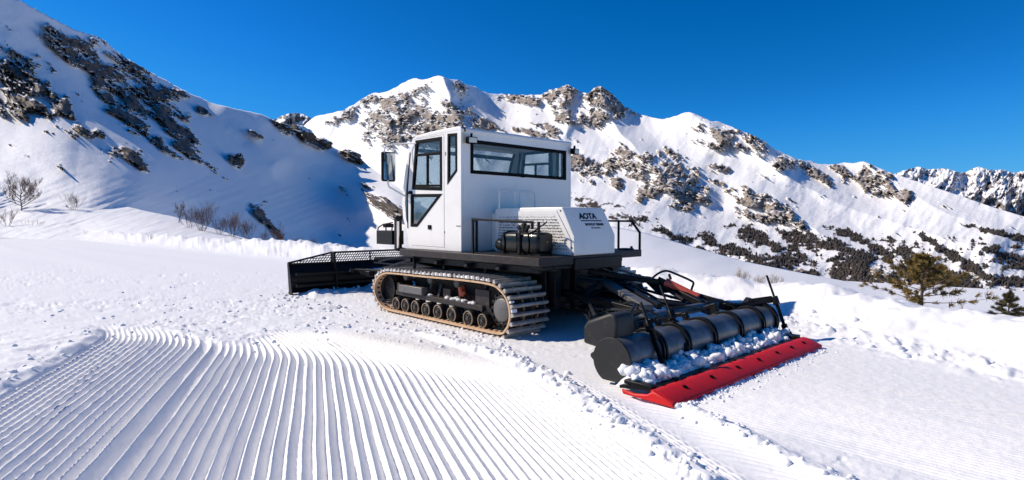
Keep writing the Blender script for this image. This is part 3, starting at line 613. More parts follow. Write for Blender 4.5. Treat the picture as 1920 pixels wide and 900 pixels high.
def track(v0, near):
    """one crawler track between v0 and v0 + 0.72"""
    T = MB()
    outline = [(-3.15, 0.02), (-2.4, 0.015), (-1.6, 0.015), (-0.8, 0.015), (-0.12, 0.02), (0.04, 0.09), (0.125, 0.22), (0.14, 0.37), (0.085, 0.54), (-0.06, 0.67), (-0.30, 0.745), (-1.0, 0.755), (-2.0, 0.735), (-3.0, 0.72), (-3.30, 0.685), (-3.50, 0.58), (-3.61, 0.42), (-3.575, 0.25), (-3.41, 0.10)]
    P = catmull([(a, 0, b) for a, b in outline], 14, closed=True)
    # resample at even arc length
    L = [0]
    for i in range(len(P)): L.append(L[-1] + (P[(i + 1) % len(P)] - P[i]).length)
    total = L[-1]; n = 72
    def at(s):
        s %= total; i = next(k for k in range(len(P)) if L[k + 1] >= s); t = (s - L[i]) / max(L[i + 1] - L[i], 1e-9)
        a, b = P[i], P[(i + 1) % len(P)]; return a.lerp(b, t), (b - a).normalized()
    m = 216; ring = [at(k * total / m) for k in range(m)]
    def strip(mb, y0, y1, o0, o1):
        vs = []
        for p, d in ring:
            nr = Vector((d.z, 0, -d.x))                     # outward
            for y, o in ((y0, o0), (y1, o0), (y1, o1), (y0, o1)): q = p + nr * o; vs.append((q.x, y, q.z))
        fs = []
        for k in range(m):
            a, b = k * 4, ((k + 1) % m) * 4
            for j in range(4): fs.append((a + j, a + (j + 1) % 4, b + (j + 1) % 4, b + j))
        mb.add(vs, fs)
    mb = MB()
    for y0, y1 in ((0.035, 0.155), (0.30, 0.42), (0.565, 0.685)): strip(mb, v0 + y0, v0 + y1, -0.006, 0.012)
    tr = mb.build('track', M['rubber'], G, smooth=50)
    tr['label'] = 'rear-left crawler track nearest the camera' if near else 'crawler track on the far side'
    mb = MB()
    for y0, y1 in ((0.008, 0.165), (0.295, 0.425), (0.555, 0.712)): strip(mb, v0 + y0, v0 + y1, -0.034, -0.0065)
    mb.build('belt_lining', M['tan'], tr, smooth=50)
    # cross bars
    g = MB(); prof = [(-0.028, 0.0), (-0.024, 0.040), (-0.009, 0.058), (0.009, 0.058), (0.024, 0.040), (0.028, 0.0)]
    vs = [(a, y, b) for y in (0.0, 0.72) for a, b in prof]; k = len(prof)
    g.add(vs, [tuple(range(k)), tuple(range(k, 2 * k))[::-1]] + [(i, (i + 1) % k, k + (i + 1) % k, k + i) for i in range(k)])
    gm = g.build('grouser', M['grouser'], tr, smooth=25); gm.location = (0, 0, -9)
    first = True
    lug, snow = MB(), MB(); rnd = random.Random(3 if near else 4)
    for i in range(n):
        p, d = at((i + 0.35) * total / n); nr = Vector((d.z, 0, -d.x))
        o = gm if first else gm.copy()
        if not first: C.objects.link(o)
        first = False
        X = -d; Z = nr; Y = Z.cross(X)
        Mx = Matrix(((X.x, Y.x, Z.x, p.x + nr.x * 0.012), (X.y, Y.y, Z.y, v0 if Y.y > 0 else v0 + 0.72), (X.z, Y.z, Z.z, p.z + nr.z * 0.012), (0, 0, 0, 1)))
        o.matrix_local = Mx
        for y in (0.09, 0.36, 0.625):                        # bolt plates that stand up inside the belt
            q = p - nr * 0.036
            Ml = Matrix(((X.x, 0, Z.x, q.x), (X.y, 1, Z.y, v0 + y), (X.z, 0, Z.z, q.z), (0, 0, 0, 1)))
            lug.box(-0.016, 0.016, -0.022, 0.022, -0.008, 0.0, Ml)
        if p.z > 0.3 or p.x < -3.2:
            if rnd.random() < (0.9 if p.x < -0.3 else 0.3):
                q, dq = at((i + 0.85) * total / n); nq = Vector((dq.z, 0, -dq.x)); w, hh = rnd.uniform(0.016, 0.034), rnd.uniform(0.022, 0.048)
                Ms = Matrix(((-dq.x, 0, nq.x, q.x + nq.x * 0.01), (0, 1, 0, v0), (-dq.z, 0, nq.z, q.z + nq.z * 0.01), (0, 0, 0, 1)))
                y1 = rnd.uniform(0.05, 0.14)
                snow.box(-w, w, rnd.uniform(0.0, 0.015), y1, 0.0, hh, Ms)
    lug.build('belt_lug', M['rubber'], tr, smooth=0, kind='stuff')
    snow.build('packed_snow', M['clod'], tr, bevel=0.008, kind='stuff')
    # running gear
    w = MB(); w.lathe([(0.0, 0.0), (0.05, 0.0), (0.052, -0.012), (0.085, 0.004), (0.098, -0.012), (0.112, -0.012), (0.125, 0.0), (0.128, 0.14), (0.10, 0.15), (0.0, 0.15)], (0, 0, 0), 'y', 26)
    wh = w.build('road_wheel', M['rubber'], tr, smooth=40); rim = MB(); rim.lathe([(0.096, 0.0), (0.100, -0.018), (0.115, -0.018), (0.119, 0.0)], (0, 0, 0), 'y', 26); rm = rim.build('rim', M['rust'], wh, smooth=40)
    hub = MB(); hub.lathe([(0.0, -0.032), (0.026, -0.032), (0.034, -0.024), (0.036, -0.008), (0.06, -0.004), (0.075, -0.010), (0.092, 0.006)], (0, 0, 0), 'y', 18)
    for j in range(6):
        a = j * math.pi / 3; hub.lathe([(0.0, -0.022), (0.008, -0.022), (0.008, -0.004)], (0.058 * math.cos(a), 0, 0.058 * math.sin(a)), 'y', 6)
    hb = hub.build('hub', M['greasy'], wh, smooth=40)
    # the third level may not be exceeded: wheels, rims and hubs hang from the track together
    for o in (rm, hb): o.parent = tr
    us = [-2.96, -2.66, -2.35, -2.03, -1.69, -1.32, -0.90, -0.56]
    yw = v0 + 0.10
    for j, u in enumerate(us):
        for src in (wh, rm, hb):
            o = src if j == 0 else src.copy()
            if j: C.objects.link(o)
            s = 1.0 if j < 7 else 0.9
            o.location = (u, yw, 0.152 + (0.004 if j % 3 else -0.002)); o.scale = (s, 1, s); o.rotation_euler = (0, j * 0.7, 0)
    sp = MB(); sp.lathe([(0, -0.045), (0.15, -0.045), (0.165, -0.035), (0.168, 0.0), (0.21, 0.0), (0.21, 0.05), (0.12, 0.06), (0.12, 0.42), (0.21, 0.43), (0.21, 0.48), (0, 0.48)], (0, 0, 0), 'y', 30)
    sp.build('sprocket', M['grey'], tr, smooth=40, loc=(-0.13, v0 + 0.12, 0.365))
    for y in (0.0, 0.43):
        st = MB(); st.lathe([(0.10, y), (0.205, y), (0.205, y + 0.05), (0.10, y + 0.05)], (0, 0, 0), 'y', 32)
        for q in range(16): st.box(0.19, 0.265, y, y + 0.05, -0.022, 0.022, Matrix.Rotation(-q * math.pi / 8, 4, 'Y'))
        st.build('sprocket_ring', M['black'], tr, bevel=0.006, loc=(-0.13, v0 + 0.12, 0.365))
    idl = MB(); idl.lathe([(0, 0.02), (0.05, 0.0), (0.10, 0.02), (0.20, 0.03), (0.22, 0.0), (0.245, 0.0), (0.25, 0.40), (0, 0.40)], (0, 0, 0), 'y', 30)
    idl.build('idler_wheel', M['black'], tr, smooth=40, loc=(-3.33, v0 + 0.14, 0.39))
    fr = MB()
    fr.beam((-3.05, v0 + 0.20, 0.345), (-0.62, v0 + 0.20, 0.325), 0.12, 0.085); fr.beam((-3.25, v0 + 0.26, 0.40), (-2.9, v0 + 0.2, 0.36), 0.08, 0.09)
    for u, hh in ((-2.12, 0.62), (-1.86, 0.58), (-1.30, 0.62), (-0.72, 0.66)): fr.beam((u, v0 + 0.24, 0.33), (u + 0.02, v0 + 0.3, hh), 0.06, 0.07, up=(0, 1, 0))
    fr.box(-0.85, -0.52, v0 + 0.19, v0 + 0.24, 0.27, 0.60); fr.box(-1.72, -1.52, v0 + 0.22, v0 + 0.34, 0.39, 0.53); fr.box(-2.99, -2.90, v0 + 0.13, v0 + 0.2, 0.36, 0.53)
    fr.box(-3.0, -0.4, v0 + 0.52, v0 + 0.60, 0.20, 0.62)
    fr.tube([(-1.50, v0 + 0.18, 0.42), (-1.2, v0 + 0.17, 0.36), (-0.95, v0 + 0.16, 0.33)], 0.012, 6)
    for u in us: fr.beam((u + 0.14, v0 + 0.22, 0.155), (u + 0.03, v0 + 0.22, 0.33), 0.05, 0.05)
    fr.build('track_frame', M['brownblack'], tr, bevel=0.008)
    bx = MB(); bx.box(-2.88, -2.15, v0 + 0.09, v0 + 0.22, 0.375, 0.505); bx.build('tension_box', M['grey'], tr, bevel=0.012)
    o = MB(); o.beam((-1.30, v0 + 0.26, 0.63), (-1.25, v0 + 0.26, 0.44), 0.08, 0.09, up=(0, 1, 0)); o.beam((-1.25, v0 + 0.25, 0.44), (-1.18, v0 + 0.25, 0.52), 0.05, 0.05, up=(0, 1, 0)); o.build('suspension_arm', M['orange'], tr, bevel=0.015)
    for u in (-2.72, -1.98, -1.25):
        rl = MB(); rl.lathe([(0, -0.01), (0.06, -0.01), (0.07, 0.0), (0.07, 0.10), (0, 0.10)], (0, 0, 0), 'y', 18); rl.build('return_roller', M['greasy'], tr, smooth=40, loc=(u, v0 + 0.14, 0.655))
    sn = MB(); rnd = random.Random(9)
    for u, z in ((-1.42, 0.385), (-1.33, 0.40), (-1.25, 0.385), (-1.55, 0.39), (-0.93, 0.375), (-0.88, 0.37), (-1.12, 0.38), (-2.05, 0.385)):
        for q in range(4): sn.lathe([(0, -0.028), (0.03, -0.012), (0.034, 0.006), (0.0, 0.026)], (u + rnd.uniform(-.03, .03), v0 + 0.19 + rnd.uniform(-.03, .03), z + rnd.uniform(0, .012)), 'z', 7)
    sn.build('packed_snow', M['clod'], tr, smooth=60, kind='stuff')
    return tr
track(0.0, True)
track(2.51, False)

# chassis and deck
c = MB(); c.box(-3.1, 0.05, 0.80, 2.43, 0.30, 0.985); c.box(-3.5, -3.1, 1.0, 2.3, 0.35, 0.8); c.build('hull', M['black'], G, bevel=0.02)
c = MB()
for u in (-2.7, -1.9, -1.1, -0.35): c.beam((u, 0.2, 0.95), (u + 0.05, 0.85, 0.80), 0.09, 0.08)
c.box(-2.75, 0.4, 0.30, 0.38, 0.90, 1.0); c.box(-2.62, -2.58, 0.22, 0.27, 0.76, 1.0); c.box(-2.0, -1.92, 0.40, 0.46, 0.80, 0.99); c.box(-0.9, -0.84, 0.40, 0.46, 0.82, 0.99)
c.build('deck_bracket', M['black'], G, bevel=0.01)
deck = MB(); dp = [(-2.93, 0.15), (0.56, 0.15), (0.56, 2.0), (0.18, 2.0), (0.18, 3.06), (-2.93, 3.06)]
deck.prism(dp, [], lambda a, b, s: (a, b, (1.135, 1.015)[s])); dk = deck.build('deck', M['brownblack'], G, bevel=0.012)
c = MB(); c.box(0.561, 0.585, 0.85, 1.95, 0.93, 1.10); c.box(0.25, 0.56, 1.72, 1.98, 0.90, 1.012); c.box(-0.1, 0.55, 0.45, 0.52, 0.93, 1.012); c.box(0.30, 0.54, 0.25, 1.7, 0.955, 1.012); c.build('deck_crossbeam', M['black'], G, bevel=0.01)
c = MB(); c.box(-2.75, -2.55, 0.16, 0.30, 1.1365, 1.139); c.build('step_plate', M['grey'], G)

# ------------------------------------------------ cab
SIDE = [(-1.33, 1.137), (-2.87, 1.137), (-2.90, 1.40), (-2.98, 1.54), (-3.05, 1.68), (-3.075, 1.95), (-3.05, 2.20), (-2.96, 2.55), (-2.86, 2.83), (-2.78, 3.0), (-2.70, 3.085), (-2.60, 3.11), (-1.33, 3.11)]
DOOR = [(-1.79, 1.195), (-2.80, 1.20), (-2.83, 1.50), (-2.83, 2.12), (-2.78, 2.45), (-2.66, 3.055), (-1.79, 3.045)]
UPWIN = [(-1.84, 2.135), (-2.735, 2.185), (-2.615, 3.03), (-1.84, 3.015)]
LOWIN = [(-1.84, 2.075), (-2.775, 2.10), (-2.785, 1.53), (-2.575, 1.53)]
NARROW = [(-1.435, 3.03), (-1.435, 2.43), (-1.69, 2.23), (-1.68, 3.045)]
SLIT = [(-2.885, 1.56), (-2.945, 1.66), (-2.975, 1.95), (-2.955, 2.20), (-2.885, 2.50), (-2.80, 2.78), (-2.845, 2.45), (-2.885, 2.15)]
def inset(poly, d):
    """shrink a polygon by d"""
    n = len(poly); area = sum(poly[i][0] * poly[(i + 1) % n][1] - poly[(i + 1) % n][0] * poly[i][1] for i in range(n)); sg = 1 if area > 0 else -1
    out = []
    for i in range(n):
        p, q, r = Vector(poly[i - 1]), Vector(poly[i]), Vector(poly[(i + 1) % n])
        a = (q - p).normalized(); b = (r - q).normalized(); na = Vector((-a.y, a.x)) * sg; nb = Vector((-b.y, b.x)) * sg
        k = na + nb; k = k / max(k.length_squared, 0.25) * 2 * d; out.append((q.x + k.x, q.y + k.y))
    return out
V0, V1 = 0.30, 2.925
def side_panel(v, inward, far):
    """one side wall, its door, windows, frames and panes; inward is +1 or -1"""
    t = 0.045 * inward
    mb = MB(); mb.prism(SIDE, [inset(DOOR, -0.006), inset(NARROW, 0.0), SLIT], lambda a, b, s: (a, v + (0, t)[s], b))
    wall = mb.build('cab_side', M['white'], G, bevel=0.006)
    mb = MB(); mb.prism(DOOR, [UPWIN, LOWIN], lambda a, b, s: (a, v + (-0.004 * inward, t)[s], b)); door = mb.build('door', M['white'], G)
    mb = MB(); mb.prism(inset(DOOR, -0.02), [inset(DOOR, 0.03)], lambda a, b, s: (a, v + (t + 0.002 * inward, t + 0.02 * inward)[s], b)); mb.build('door_seal', M['frame'], door)
    for poly, w in ((UPWIN, 0.055), (LOWIN, 0.05)):
        mb = MB(); mb.prism(inset(poly, -0.004), [inset(poly, w)], lambda a, b, s: (a, v + (-0.012 * inward, 0.03 * inward)[s], b))
        if poly is UPWIN:
            mb.prism([(-1.90, 2.775), (-2.60, 2.80), (-2.61, 2.755), (-1.90, 2.73)], [], lambda a, b, s: (a, v + (-0.011 * inward, 0.029 * inward)[s], b))
            mb.prism([(-2.255, 2.20), (-2.29, 2.20), (-2.285, 2.76), (-2.25, 2.76)], [], lambda a, b, s: (a, v + (-0.010 * inward, 0.028 * inward)[s], b))
            mb.prism([(-1.90, 2.20), (-2.70, 2.235), (-2.70, 2.27), (-1.90, 2.235)], [], lambda a, b, s: (a, v + (-0.009 * inward, 0.026 * inward)[s], b))
        mb.build('window_frame', M['frame'], door, bevel=0.004)
        mb = MB(); mb.prism(inset(poly, w - 0.01), [], lambda a, b, s: (a, v + (0.008 * inward, 0.013 * inward)[s], b)); mb.build('window_pane', M['glass'], door, smooth=0)
    h = MB(); h.box(-2.24, -2.15, v - 0.022 * inward if inward > 0 else v, v if inward > 0 else v + 0.022, 1.485, 1.56); h.box(-2.86, -2.72, v - 0.03 if inward > 0 else v, v if inward > 0 else v + 0.03, 2.105, 2.145); h.box(-2.80, -2.74, v - 0.04 if inward > 0 else v, v if inward > 0 else v + 0.04, 2.12, 2.16)
    h.build('handle', M['frame'], door, bevel=0.006)
    mb = MB(); mb.prism(inset(NARROW, -0.004), [inset(NARROW, 0.042)], lambda a, b, s: (a, v + (-0.008 * inward, 0.03 * inward)[s], b)); wf = mb.build('side_window', M['frame'], G, bevel=0.004)
    mb = MB(); mb.prism(inset(NARROW, 0.03), [], lambda a, b, s: (a, v + (0.008 * inward, 0.013 * inward)[s], b)); mb.build('pane', M['glass'], wf, smooth=0)
    mb = MB(); mb.prism(SLIT, [], lambda a, b, s: (a, v + (0.012 * inward, 0.018 * inward)[s], b)); sp = mb.build('quarter_pane', M['glass'], G, smooth=0)
    mb = MB(); mb.tube([(a, v - 0.002 * inward, b) for a, b in catmull([(-2.80, 0, 2.80), (-2.85, 0, 2.48), (-2.885, 0, 2.15), (-2.885, 0, 1.55)], 5) and [(p.x, p.z) for p in catmull([(-2.79, 0, 2.84), (-2.85, 0, 2.48), (-2.885, 0, 2.15), (-2.885, 0, 1.50)], 5)]], 0.011, 6); mb.build('seam_rubber', M['frame'], sp)
    return wall
side_panel(V0, 1, False); side_panel(V1, -1, True)
# a few body marks on the near side: latch on the rear edge, hinge tick
c = MB(); c.box(-1.46, -1.34, V0 - 0.008, V0 + 0.001, 1.545, 1.556); c.box(-1.785, -1.77, V0 - 0.006, V0, 1.43, 1.46); c.box(-1.75, -1.735, V0 - 0.006, V0, 2.70, 2.76); c.build('hinge', M['grey'], G)
# rear wall with the wide window
RWIN = [(0.495, 2.40), (2.775, 2.40), (2.775, 2.935), (0.495, 2.935)]
mb = MB(); mb.prism([(V0 + 0.046, 1.137), (V1 - 0.046, 1.137), (V1 - 0.046, 3.10), (V0 + 0.046, 3.10)], [RWIN], lambda a, b, s: (-1.331 - 0.045 * s, a, b)); mb.build('cab_rear', M['white'], G, bevel=0.004)
mb = MB(); mb.prism(inset(RWIN, -0.006), [inset(RWIN, 0.052)], lambda a, b, s: (-1.318 - 0.04 * s, a, b)); rw = mb.build('rear_window', M['frame'], G, bevel=0.006)
mb = MB(); mb.prism(inset(RWIN, 0.04), [], lambda a, b, s: (-1.345 - 0.006 * s, a, b)); mb.build('pane', M['glass'], rw, smooth=0)
mb = MB(); mb.box(-1.319, -1.310, 1.60, 1.68, 2.385, 2.40); mb.build('latch', M['frame'], rw)
# front: windscreen frame, pane and nose
FR = [(-2.87, 1.137), (-2.90, 1.40), (-2.98, 1.54), (-3.05, 1.68), (-3.075, 1.95), (-3.05, 2.20), (-2.96, 2.55), (-2.86, 2.83), (-2.78, 3.0), (-2.70, 3.085)]
mb = MB()
def frontstrip(mb, pts, y0, y1, t):
    n = len(pts); vs = []
    for i, (a, b) in enumerate(pts):
        p, q = Vector(pts[max(i - 1, 0)]), Vector(pts[min(i + 1, n - 1)]); d = (q - p).normalized(); nx, nz = d.y, -d.x      # inward (+u)
        for y, o in ((y0, 0), (y1, 0), (y1, t), (y0, t)): vs.append((a + abs(nx) * o, y, b + nz * o * 0))
    fs = [(i * 4 + j, i * 4 + (j + 1) % 4, i * 4 + 4 + (j + 1) % 4, i * 4 + 4 + j) for i in range(n - 1) for j in range(4)] + [(0, 1, 2, 3), tuple((n - 1) * 4 + j for j in (3, 2, 1, 0))]
    mb.add(vs, fs)
ya, yb = V0 + 0.047, V1 - 0.047
frontstrip(mb, FR[:4], ya, yb, 0.045); frontstrip(mb, FR[8:], ya, yb, 0.045)
for y0, y1 in ((ya, ya + 0.07), (yb - 0.07, yb), (1.56, 1.66)): frontstrip(mb, FR[3:9], y0, y1, 0.05)
mb.build('cab_front', M['white'], G, smooth=30)
mb = MB(); frontstrip(mb, [(a + 0.02, b) for a, b in FR[3:9]], ya + 0.071, 1.559, 0.006); frontstrip(mb, [(a + 0.02, b) for a, b in FR[3:9]], 1.661, yb - 0.071, 0.006); mb.build('windscreen', M['glass'], G, smooth=30)
mb = MB()
for y0, y1 in ((ya + 0.068, ya + 0.12), (1.515, 1.562), (1.658, 1.70), (yb - 0.12, yb - 0.068)): frontstrip(mb, [(a + 0.012, b) for a, b in FR[3:9]], y0, y1, 0.03)
for z0, z1, a in ((2.86, 2.93, -2.80), (1.69, 1.74, -3.0)): mb.box(a - 0.03, a, ya + 0.07, yb - 0.07, z0, z1)
mb.build('windscreen_frame', M['frame'], G)
# roof: rounded cap with a lip
mb = MB(); rp = [(-2.66, 3.085), (-2.56, 3.118), (-2.2, 3.135), (-1.8, 3.14), (-1.42, 3.135), (-1.345, 3.122), (-1.315, 3.09), (-1.312, 3.055), (-1.335, 3.05), (-1.36, 3.075), (-2.6, 3.07)]
mb.prism(rp, [], lambda a, b, s: (a, (V0 - 0.006, V1 + 0.006)[s], b)); rf = mb.build('roof', M['white'], G, bevel=0.02, seg=3)
# cab inside
mb = MB(); mb.prism([(-1.40, 3.02), (-2.62, 3.02), (-2.62, 3.05), (-1.40, 3.05)], [], lambda a, b, s: (a, (V0 + 0.05, V1 - 0.05)[s], b)); mb.box(-2.84, -1.38, V0 + 0.05, V1 - 0.05, 1.15, 1.20); mb.box(-1.42, -1.378, V0 + 0.05, V1 - 0.05, 1.20, 2.39); mb.box(-2.84, -2.45, V0 + 0.1, V1 - 0.1, 1.2, 1.78)
mb.box(-1.45, -1.38, V0 + 0.048, V0 + 0.2, 2.39, 3.02); mb.box(-1.45, -1.38, V1 - 0.16, V1 - 0.048, 2.39, 3.02)
mb.build('cab_lining', M['liner'], G, bevel=0.01)
for y in (0.85, 2.05):
    mb = MB(); mb.box(-2.15, -1.62, y, y + 0.48, 1.50, 1.62); mb.box(-1.68, -1.55, y, y + 0.48, 1.58, 2.14); mb.box(-1.66, -1.57, y + 0.12, y + 0.36, 2.16, 2.34); mb.box(-2.0, -1.7, y + .1, y + .38, 1.2, 1.5)
    mb.build('seat', M['frame'], G, bevel=0.04)
mb = MB(); pts = [(-2.42 + 0.10 * math.cos(k / 20 * 6.283), 1.10 + 0.2 * math.sin(k / 20 * 6.283), 2.0 + 0.17 * math.cos(k / 20 * 6.283)) for k in range(21)]; mb.tube(pts, 0.016, 6, cap=False); mb.tube([(-2.42, 1.1, 2.0), (-2.58, 1.1, 1.75)], 0.02, 6); mb.build('steering_wheel', M['frame'], G)
# windscreen wiper
mb = MB(); mb.tube([(-3.06, 2.25, 1.72), (-3.08, 2.32, 2.05), (-3.0, 2.50, 2.45)], 0.012, 5); mb.build('wiper', M['frame'], G)
# work lamps on the rear corners
def lamp(u, v, z, rz):
    root = MB(); root.box(-0.055, 0.045, -0.085, 0.085, -0.055, 0.055); o = root.build('work_lamp', M['frame'], G, bevel=0.018, seg=3); o.location = (u, v, z); o.rotation_euler = (0, 0.06, rz)
    l = MB(); l.box(0.046, 0.052, -0.068, 0.068, -0.04, 0.04); l.build('lens', M['lens'], o, bevel=0.004)
    b = MB(); b.box(-0.035, 0.0, -0.012, 0.012, 0.05, 0.11); b.build('bracket', M['frame'], o)
lamp(-1.245, 0.45, 2.915, -0.25); lamp(-1.245, 2.94, 2.935, 0.1)
mb = MB(); mb.box(-1.33, -1.318, 0.32, 0.38, 2.86, 3.03); mb.build('corner_plate', paint('cream_plate', (0.62, 0.55, 0.42), 0.5), G, bevel=0.004)
mb = MB(); mb.tube([(-1.36, 0.315, 3.10), (-1.33, 0.33, 3.135), (-1.315, 0.36, 3.10), (-1.31, 0.37, 3.05)], 0.014, 6); mb.build('lamp_cable', M['hose'], G)
# mirror on its two arms
mb = MB(); mb.tube(catmull([(-2.60, 0.30, 2.985), (-2.86, 0.20, 2.995), (-3.04, 0.06, 2.985), (-3.11, -0.01, 2.94), (-3.13, -0.03, 2.84)], 6), 0.014, 8); ar = mb.build('mirror_arm', M['white'], G)
mb = MB(); mb.tube(catmull([(-3.13, 0.04, 2.36), (-3.13, 0.06, 2.25), (-3.08, 0.13, 2.19), (-2.98, 0.29, 2.08), (-2.95, 0.31, 2.06)], 6), 0.016, 8); mb.build('mirror_arm', M['white'], G)
mb = MB(); mb.box(-3.20, -3.115, -0.065, 0.205, 2.335, 2.865); mi = mb.build('mirror', M['frame'], G, bevel=0.035, seg=3); mi.rotation_euler = (0, 0, 0)
mb = MB(); mb.box(-3.1149, -3.110, -0.045, 0.185, 2.36, 2.84); mb.build('mirror_glass', M['mirror'], mi, bevel=0.002)
# nose ahead of the cab: cowl, brown bumper, step guard, lamp basket
mb = MB(); mb.box(-3.22, -2.92, 0.62, 2.6, 1.30, 1.62); mb.box(-3.12, -2.92, 0.60, 2.62, 1.62, 1.70); mb.build('nose_cowl', M['white'], G, bevel=0.03)
mb = MB(); mb.box(-3.27, -2.94, 0.56, 2.66, 1.205, 1.297); mb.build('bumper', M['bumper'], G, bevel=0.012)
mb = MB(); mb.box(-3.15, -2.95, 0.66, 2.56, 1.02, 1.203); mb.build('grille_panel', M['grey'], G, bevel=0.01)
mb = MB(); mb.box(-3.56, -3.46, 0.42, 0.54, 1.06, 1.72); mb.box(-3.58, -3.44, 0.40, 0.56, 1.68, 1.72); mb.beam((-3.5, 0.48, 1.1), (-3.2, 0.75, 1.02), 0.06, 0.08); ps = mb.build('guard_post', M['black'], G, bevel=0.012)
mb = MB(); mb.tube([(-3.43, 0.43, 1.12), (-3.43, 0.43, 1.62)], 0.022, 10); mb.build('guard_tube', M['chrome'], ps)
mb = MB(); mb.box(-4.18, -3.60, 0.40, 0.66, 1.175, 1.44)
mb.tube([(-4.16, 0.42, 1.44), (-4.14, 0.42, 1.50), (-3.95, 0.42, 1.56), (-3.60, 0.42, 1.60)], 0.014, 6); mb.tube([(-4.0, 0.64, 1.44), (-3.98, 0.64, 1.54)], 0.014, 6); mb.tube([(-3.85, 0.42, 1.44), (-3.85, 0.42, 1.57)], 0.014, 6); mb.box(-4.0, -3.86, 0.44, 0.60, 1.50, 1.575)
mb.build('tool_basket', M['black'], G, bevel=0.02)

# ------------------------------------------------ engine cover behind the cab
EV0, EV1 = 0.85, 1.79
EP = [(-1.15, 1.137), (-1.15, 1.80), (-1.11, 1.84), (0.33, 1.835), (0.565, 1.43), (0.565, 1.137)]
mb = MB(); mb.prism(EP, [], lambda a, b, s: (a, (EV0, EV1)[s], b)); ec = mb.build('engine_cover', M['white'], G, bevel=0.018, seg=3)
mb = MB(); mb.box(-1.33, -1.152, 0.93, 1.75, 1.137, 1.76); mb.build('air_duct', M['white'], G, bevel=0.02)
# perforated side plate with the holes really cut
GP = [(-1.08, 1.755), (0.215, 1.755), (0.475, 1.36), (0.475, 1.165), (-1.08, 1.165)]
def inside(p, poly):
    c = False
    for i in range(len(poly)):
        a, b = poly[i - 1], poly[i]
        if (a[1] > p[1]) != (b[1] > p[1]) and p[0] < (b[0] - a[0]) * (p[1] - a[1]) / (b[1] - a[1]) + a[0]: c = not c
    return c
mb = MB(); rnd = random.Random(5); cu, cz = 0.030, 0.042
nu, nz = int(1.56 / cu), int(0.60 / cz)
for j in range(nz):
    for i in range(nu):
        u0 = -1.08 + i * cu + (cu / 2 if j % 2 else 0); z0 = 1.165 + j * cz
        if not all(inside(p, GP) for p in ((u0, z0), (u0 + cu, z0), (u0 + cu, z0 + cz), (u0, z0 + cz))): continue
        O4 = [(u0, z0), (u0 + cu, z0), (u0 + cu, z0 + cz), (u0, z0 + cz)]
        hx, hz = cu * rnd.uniform(0.28, 0.44), cz * rnd.uniform(0.16, 0.34) * (0.5 if j >= nz - 2 else 1); cx_, cz_ = u0 + cu / 2 + rnd.uniform(-.003, .003), z0 + cz * 0.5 + rnd.uniform(-.004, .004)
        I4 = [(cx_ - hx, cz_ - hz), (cx_ + hx, cz_ - hz), (cx_ + hx, cz_ + hz), (cx_ - hx, cz_ + hz)]
        vs = [(a, EV0 - 0.012, b) for a, b in O4] + [(a, EV0 - 0.012, b) for a, b in I4] + [(a, EV0 - 0.004, b) for a, b in I4]
        mb.add(vs, [(k, (k + 1) % 4, 4 + (k + 1) % 4, 4 + k) for k in range(4)] + [(4 + k, 4 + (k + 1) % 4, 8 + (k + 1) % 4, 8 + k) for k in range(4)])
gr = mb.build('grille', M['white'], ec, smooth=0, kind='stuff')
mb = MB(); mb.prism(GP, [], lambda a, b, s: (a, EV0 - (0.001, 0.003)[s], b)); mb.build('grille_backing', M['frame'], ec, smooth=0)
mb = MB(); mb.prism([(-1.10, 1.785), (0.225, 1.785), (0.505, 1.37), (0.505, 1.145), (-1.10, 1.145)], [inset(GP, 0.030)], lambda a, b, s: (a, EV0 - (0.0, 0.014)[s], b)); mb.build('grille_frame', M['white'], ec)
mb = MB()
for p in ((0.30, 1.78), (0.50, 1.35), (0.52, 1.25), (0.50, 1.17), (0.545, 1.16)): mb.lathe([(0, -0.006), (0.012, -0.006), (0.012, 0.002)], (p[0], EV0, p[1]), 'y', 8)
mb.build('bolt', M['frame'], ec)
# lettering on the sloping panel
d = Vector((0.565 - 0.33, 0, 1.43 - 1.835)); d.normalize()
def on_panel(name, txt, v, t, size, shear=0.0, w=None, off=0.004, xs=1.0):
    cu_ = bpy.data.curves.new(name, 'FONT'); cu_.body = txt; cu_.size = size; cu_.shear = shear; cu_.extrude = 0.0006; cu_.align_x = 'CENTER'; cu_.offset = w or 0
    tmp = bpy.data.objects.new(name + '_text', cu_); C.objects.link(tmp); dg = bpy.context.evaluated_depsgraph_get(); me = bpy.data.meshes.new_from_object(tmp.evaluated_get(dg))
    bpy.data.objects.remove(tmp); me.materials.clear(); o = link(name, me, M['ink'], ec)
    X = Vector((0, 1, 0)); Y = -d; Z = X.cross(Y); p = Vector((0.33, v, 1.835)) + d * t + Z * off
    o.matrix_local = Matrix(((X.x * xs, Y.x, Z.x, p.x), (X.y * xs, Y.y, Z.y, p.y), (X.z * xs, Y.z, Z.z, p.z), (0, 0, 0, 1)))
    return o
on_panel('lettering', 'AOTA', 1.32, 0.20, 0.135, 0.12, 0.006, xs=1.05)
on_panel('lettering', 'SNOWCAT TERRAIN', 1.40, 0.315, 0.058, 0.05, 0.002, xs=0.78)
on_panel('lettering', 'By  Botansides', 1.40, 0.365, 0.036, 0.08, 0.001, xs=0.95)
mb = MB(); X = Vector((0, 1, 0)); Y = -d; Z = X.cross(Y); p = Vector((0.33, 1.37, 1.835)) + d * 0.232
Mx = Matrix(((X.x, Y.x, Z.x, p.x), (X.y, Y.y, Z.y, p.y), (X.z, Y.z, Z.z, p.z), (0, 0, 0, 1)))
mb.box(-0.24, 0.24, -0.008, 0.008, 0.0008, 0.003, Mx); mb.build('lettering_rule', M['ink'], ec)
